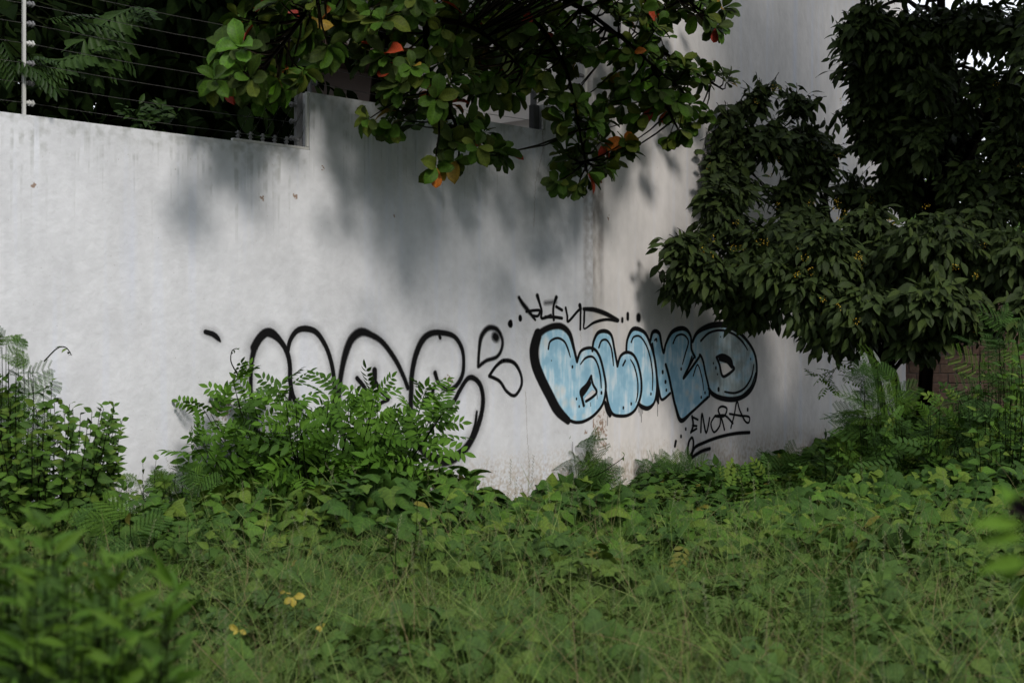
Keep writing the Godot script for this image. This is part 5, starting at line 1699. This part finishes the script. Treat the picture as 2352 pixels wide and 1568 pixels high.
	stuff("grass", gm, mats.grass[0], where, gt, self, "tangled pale grass in the near part of the plot", "grass")
	# seed stalks
	var sk := begin()
	tube(sk, curve(Vector3.ZERO, Vector3(0, 0.0, 0.72), Vector3(0, 0.06, 0), 5), 0.0022, 0.0014, 4)
	for k in 22:
		var z := 0.70 + 0.30 * k / 22.0
		sk.append_from(one_leaf(1.0, 0.25, 0.4, 0.2, 0.0, 2, 1.0, 0.0, 1), 0, Transform3D(frame(Vector3(sin(k * 2.4), cos(k * 2.4), 1.6), Vector3.UP).scaled(Vector3.ONE * 0.03), Vector3(0, -0.3 * (z - 0.7), z)))
	where = []
	gt = []
	for k in 380:
		var d := sqrt(rr(4.0 * 4.0, 10.5 * 10.5))
		var p := Vector3(rr(-1, 1) * (0.37 * d + 0.4), 0, -d)
		if out_of(p) < 0.3:
			continue
		p.y = cover_height(p) * 0.5
		where.append(Transform3D(frame(Vector3(rr(-0.5, 0.5), 1.3, rr(-0.4, 0.4)), Vector3(rr(-1, 1), 0.3, rr(-1, 1))).scaled(Vector3.ONE * rr(0.35, 0.62)), p))
		gt.append(Color(0.20, 0.22, 0.12) * rr(0.8, 1.2))
	stuff("grass_seed_stalks", sk.commit(), mats.grass[0], where, gt, self, "thin pale grass seed stalks standing above the grass", "grass")

func build_small_things() -> void:
	# curling vine tendrils
	var td := [
		[[[100, 830], [130, 800], [150, 798], [163, 815]], 9.2, "curling vine tendril reaching off the feathery plant at the left"],
		[[[545, 860], [530, 830], [533, 805], [545, 800]], 10.8, "short curled tendril on the compound-leaf bush's left top"],
		[[[1290, 1100], [1360, 1095], [1420, 1060], [1435, 1045]], 14.3, "leafy trailing shoot arching right of the small feathery plant"],
		[[[1440, 1140], [1500, 1110], [1590, 1100], [1650, 1160], [1700, 1175]], 13.6, "long yellowish vine runner over the mound under the signature tag"],
		[[[1640, 1110], [1645, 1085], [1665, 1075], [1690, 1072]], 14.6, "thin tendril rising at the wall foot right of the signature"],
		[[[2065, 965], [2070, 930], [2045, 900], [2040, 880]], 14.5, "pale curved stem on the feathery sapling by the dark corner"],
		[[[1995, 990], [2000, 960], [1985, 930], [1965, 905]], 14.4, "pale bent stem left of the feathery sapling's top"],
		[[[2300, 860], [2310, 810], [2290, 780], [2255, 762]], 13.8, "arched pale tip stem of the tallest feathery sapling"],
		[[[950, 1270], [985, 1255], [1005, 1280], [1010, 1310]], 8.6, "arching yellow-green vine stem in the grass left of the middle"],
		[[[1370, 1225], [1340, 1270], [1325, 1320], [1360, 1345]], 9.6, "bent yellowish vine stem in the ground cover at the middle"],
		[[[1900, 1440], [1960, 1410], [2010, 1385], [2025, 1345]], 8.4, "long yellow-green runner lying over the grass at the lower right"]]
	for s in td:
		var pts := []
		for p in s[0]:
			pts.append(v(p[0], p[1], s[1] + rr(-0.1, 0.1)))
		var smooth := []
		for i in pts.size() - 1:
			for k in 5:
				smooth.append(pts[i].cubic_interpolate(pts[i + 1], pts[maxi(i - 1, 0)], pts[mini(i + 2, pts.size() - 1)], k / 5.0))
		smooth.append(pts[-1])
		var t := thing("vine_tendril", s[2], "vine", pts[0], "loose vine stems and tendrils")
		var st := begin()
		tube(st, shifted(smooth, pts[0]), 0.0055, 0.003, 5)
		part("stem", st.commit(), mats.pale_stem, t)
		var list := []
		for k in 4:
			var p: Vector3 = smooth[smooth.size() - 1 - k * 2]
			list.append(Transform3D(frame(rdir() + Vector3.DOWN * 0.4, Vector3.UP + rdir() * 0.3).scaled(Vector3.ONE * rr(0.03, 0.06)), p))
		leaves(t, list, [one_leaf(1.0, 0.5, 0.4, 0.3, 0.2, 4, 1.0, 0.0, 1)], mats.vine)
	# fallen reddish branches in the near grass
	for s in [[[500, 1480], [560, 1430], [650, 1375], 6.3, "thin reddish fallen branch in the grass, upper of two"], [[520, 1515], [600, 1490], [660, 1450], 6.0, "thin reddish fallen branch in the grass, lower of two"]]:
		var a := v(s[0][0], s[0][1], s[3])
		var t := thing("fallen_branch", s[4], "branch", a, "fallen branches in the near grass")
		var st := begin()
		var b := v(s[2][0], s[2][1], s[3] + 0.35)
		tube(st, shifted(curve(a, b, Vector3(0, -0.01, 0), 8, 0.008), a), 0.011, 0.005, 7)
		tube(st, shifted(curve(a.lerp(b, 0.6), a.lerp(b, 0.8) + Vector3(0.02, 0.09, 0.02), Vector3(0, 0, 0), 3, 0.004), a), 0.005, 0.002, 5)
		part("stem", st.commit(), mat(lin(0.17, 0.095, 0.075), 0.85), t)
	# yellow leaves lying in the grass
	var yl := one_leaf(1.0, 0.62, 0.6, 0.3, 0.35, 6, 0.5, 0.06)
	for s in [[672, 1372, 6.4, 0.05, "bright yellow leaf standing in the grass left of the middle"], [655, 1357, 6.6, 0.028, "small yellow leaf just above the bright yellow leaf"], [548, 1447, 5.9, 0.04, "yellow leaf low in the grass by the fallen branches"], [738, 1440, 6.0, 0.035, "yellow leaf in the grass below the bright yellow leaf"], [175, 1470, 4.2, 0.04, "yellow leaf deep in the near shrub"]]:
		var p := v(s[0], s[1], s[2])
		var t := thing("yellow_leaf", s[4], "leaf", p, "yellow leaves in the grass")
		for k in 3:
			var o := part("blade", yl, mats.yellow_leaf[1][0], t)
			o.transform = Transform3D(frame(Vector3(rr(-1, 1), rr(-0.6, 0.6), 0.4), Vector3(rr(-0.8, 0.8), 0.5, 0.8)).scaled(Vector3.ONE * s[3] * rr(0.7, 1.1)), rdir() * 0.004)
		var stalk := begin()
		tube(stalk, curve(Vector3(0, -0.22, 0), Vector3.ZERO, Vector3(0.02, 0, 0.01), 4), 0.002, 0.0015, 4)
		part("stalk", stalk.commit(), mats.green_stem, t)
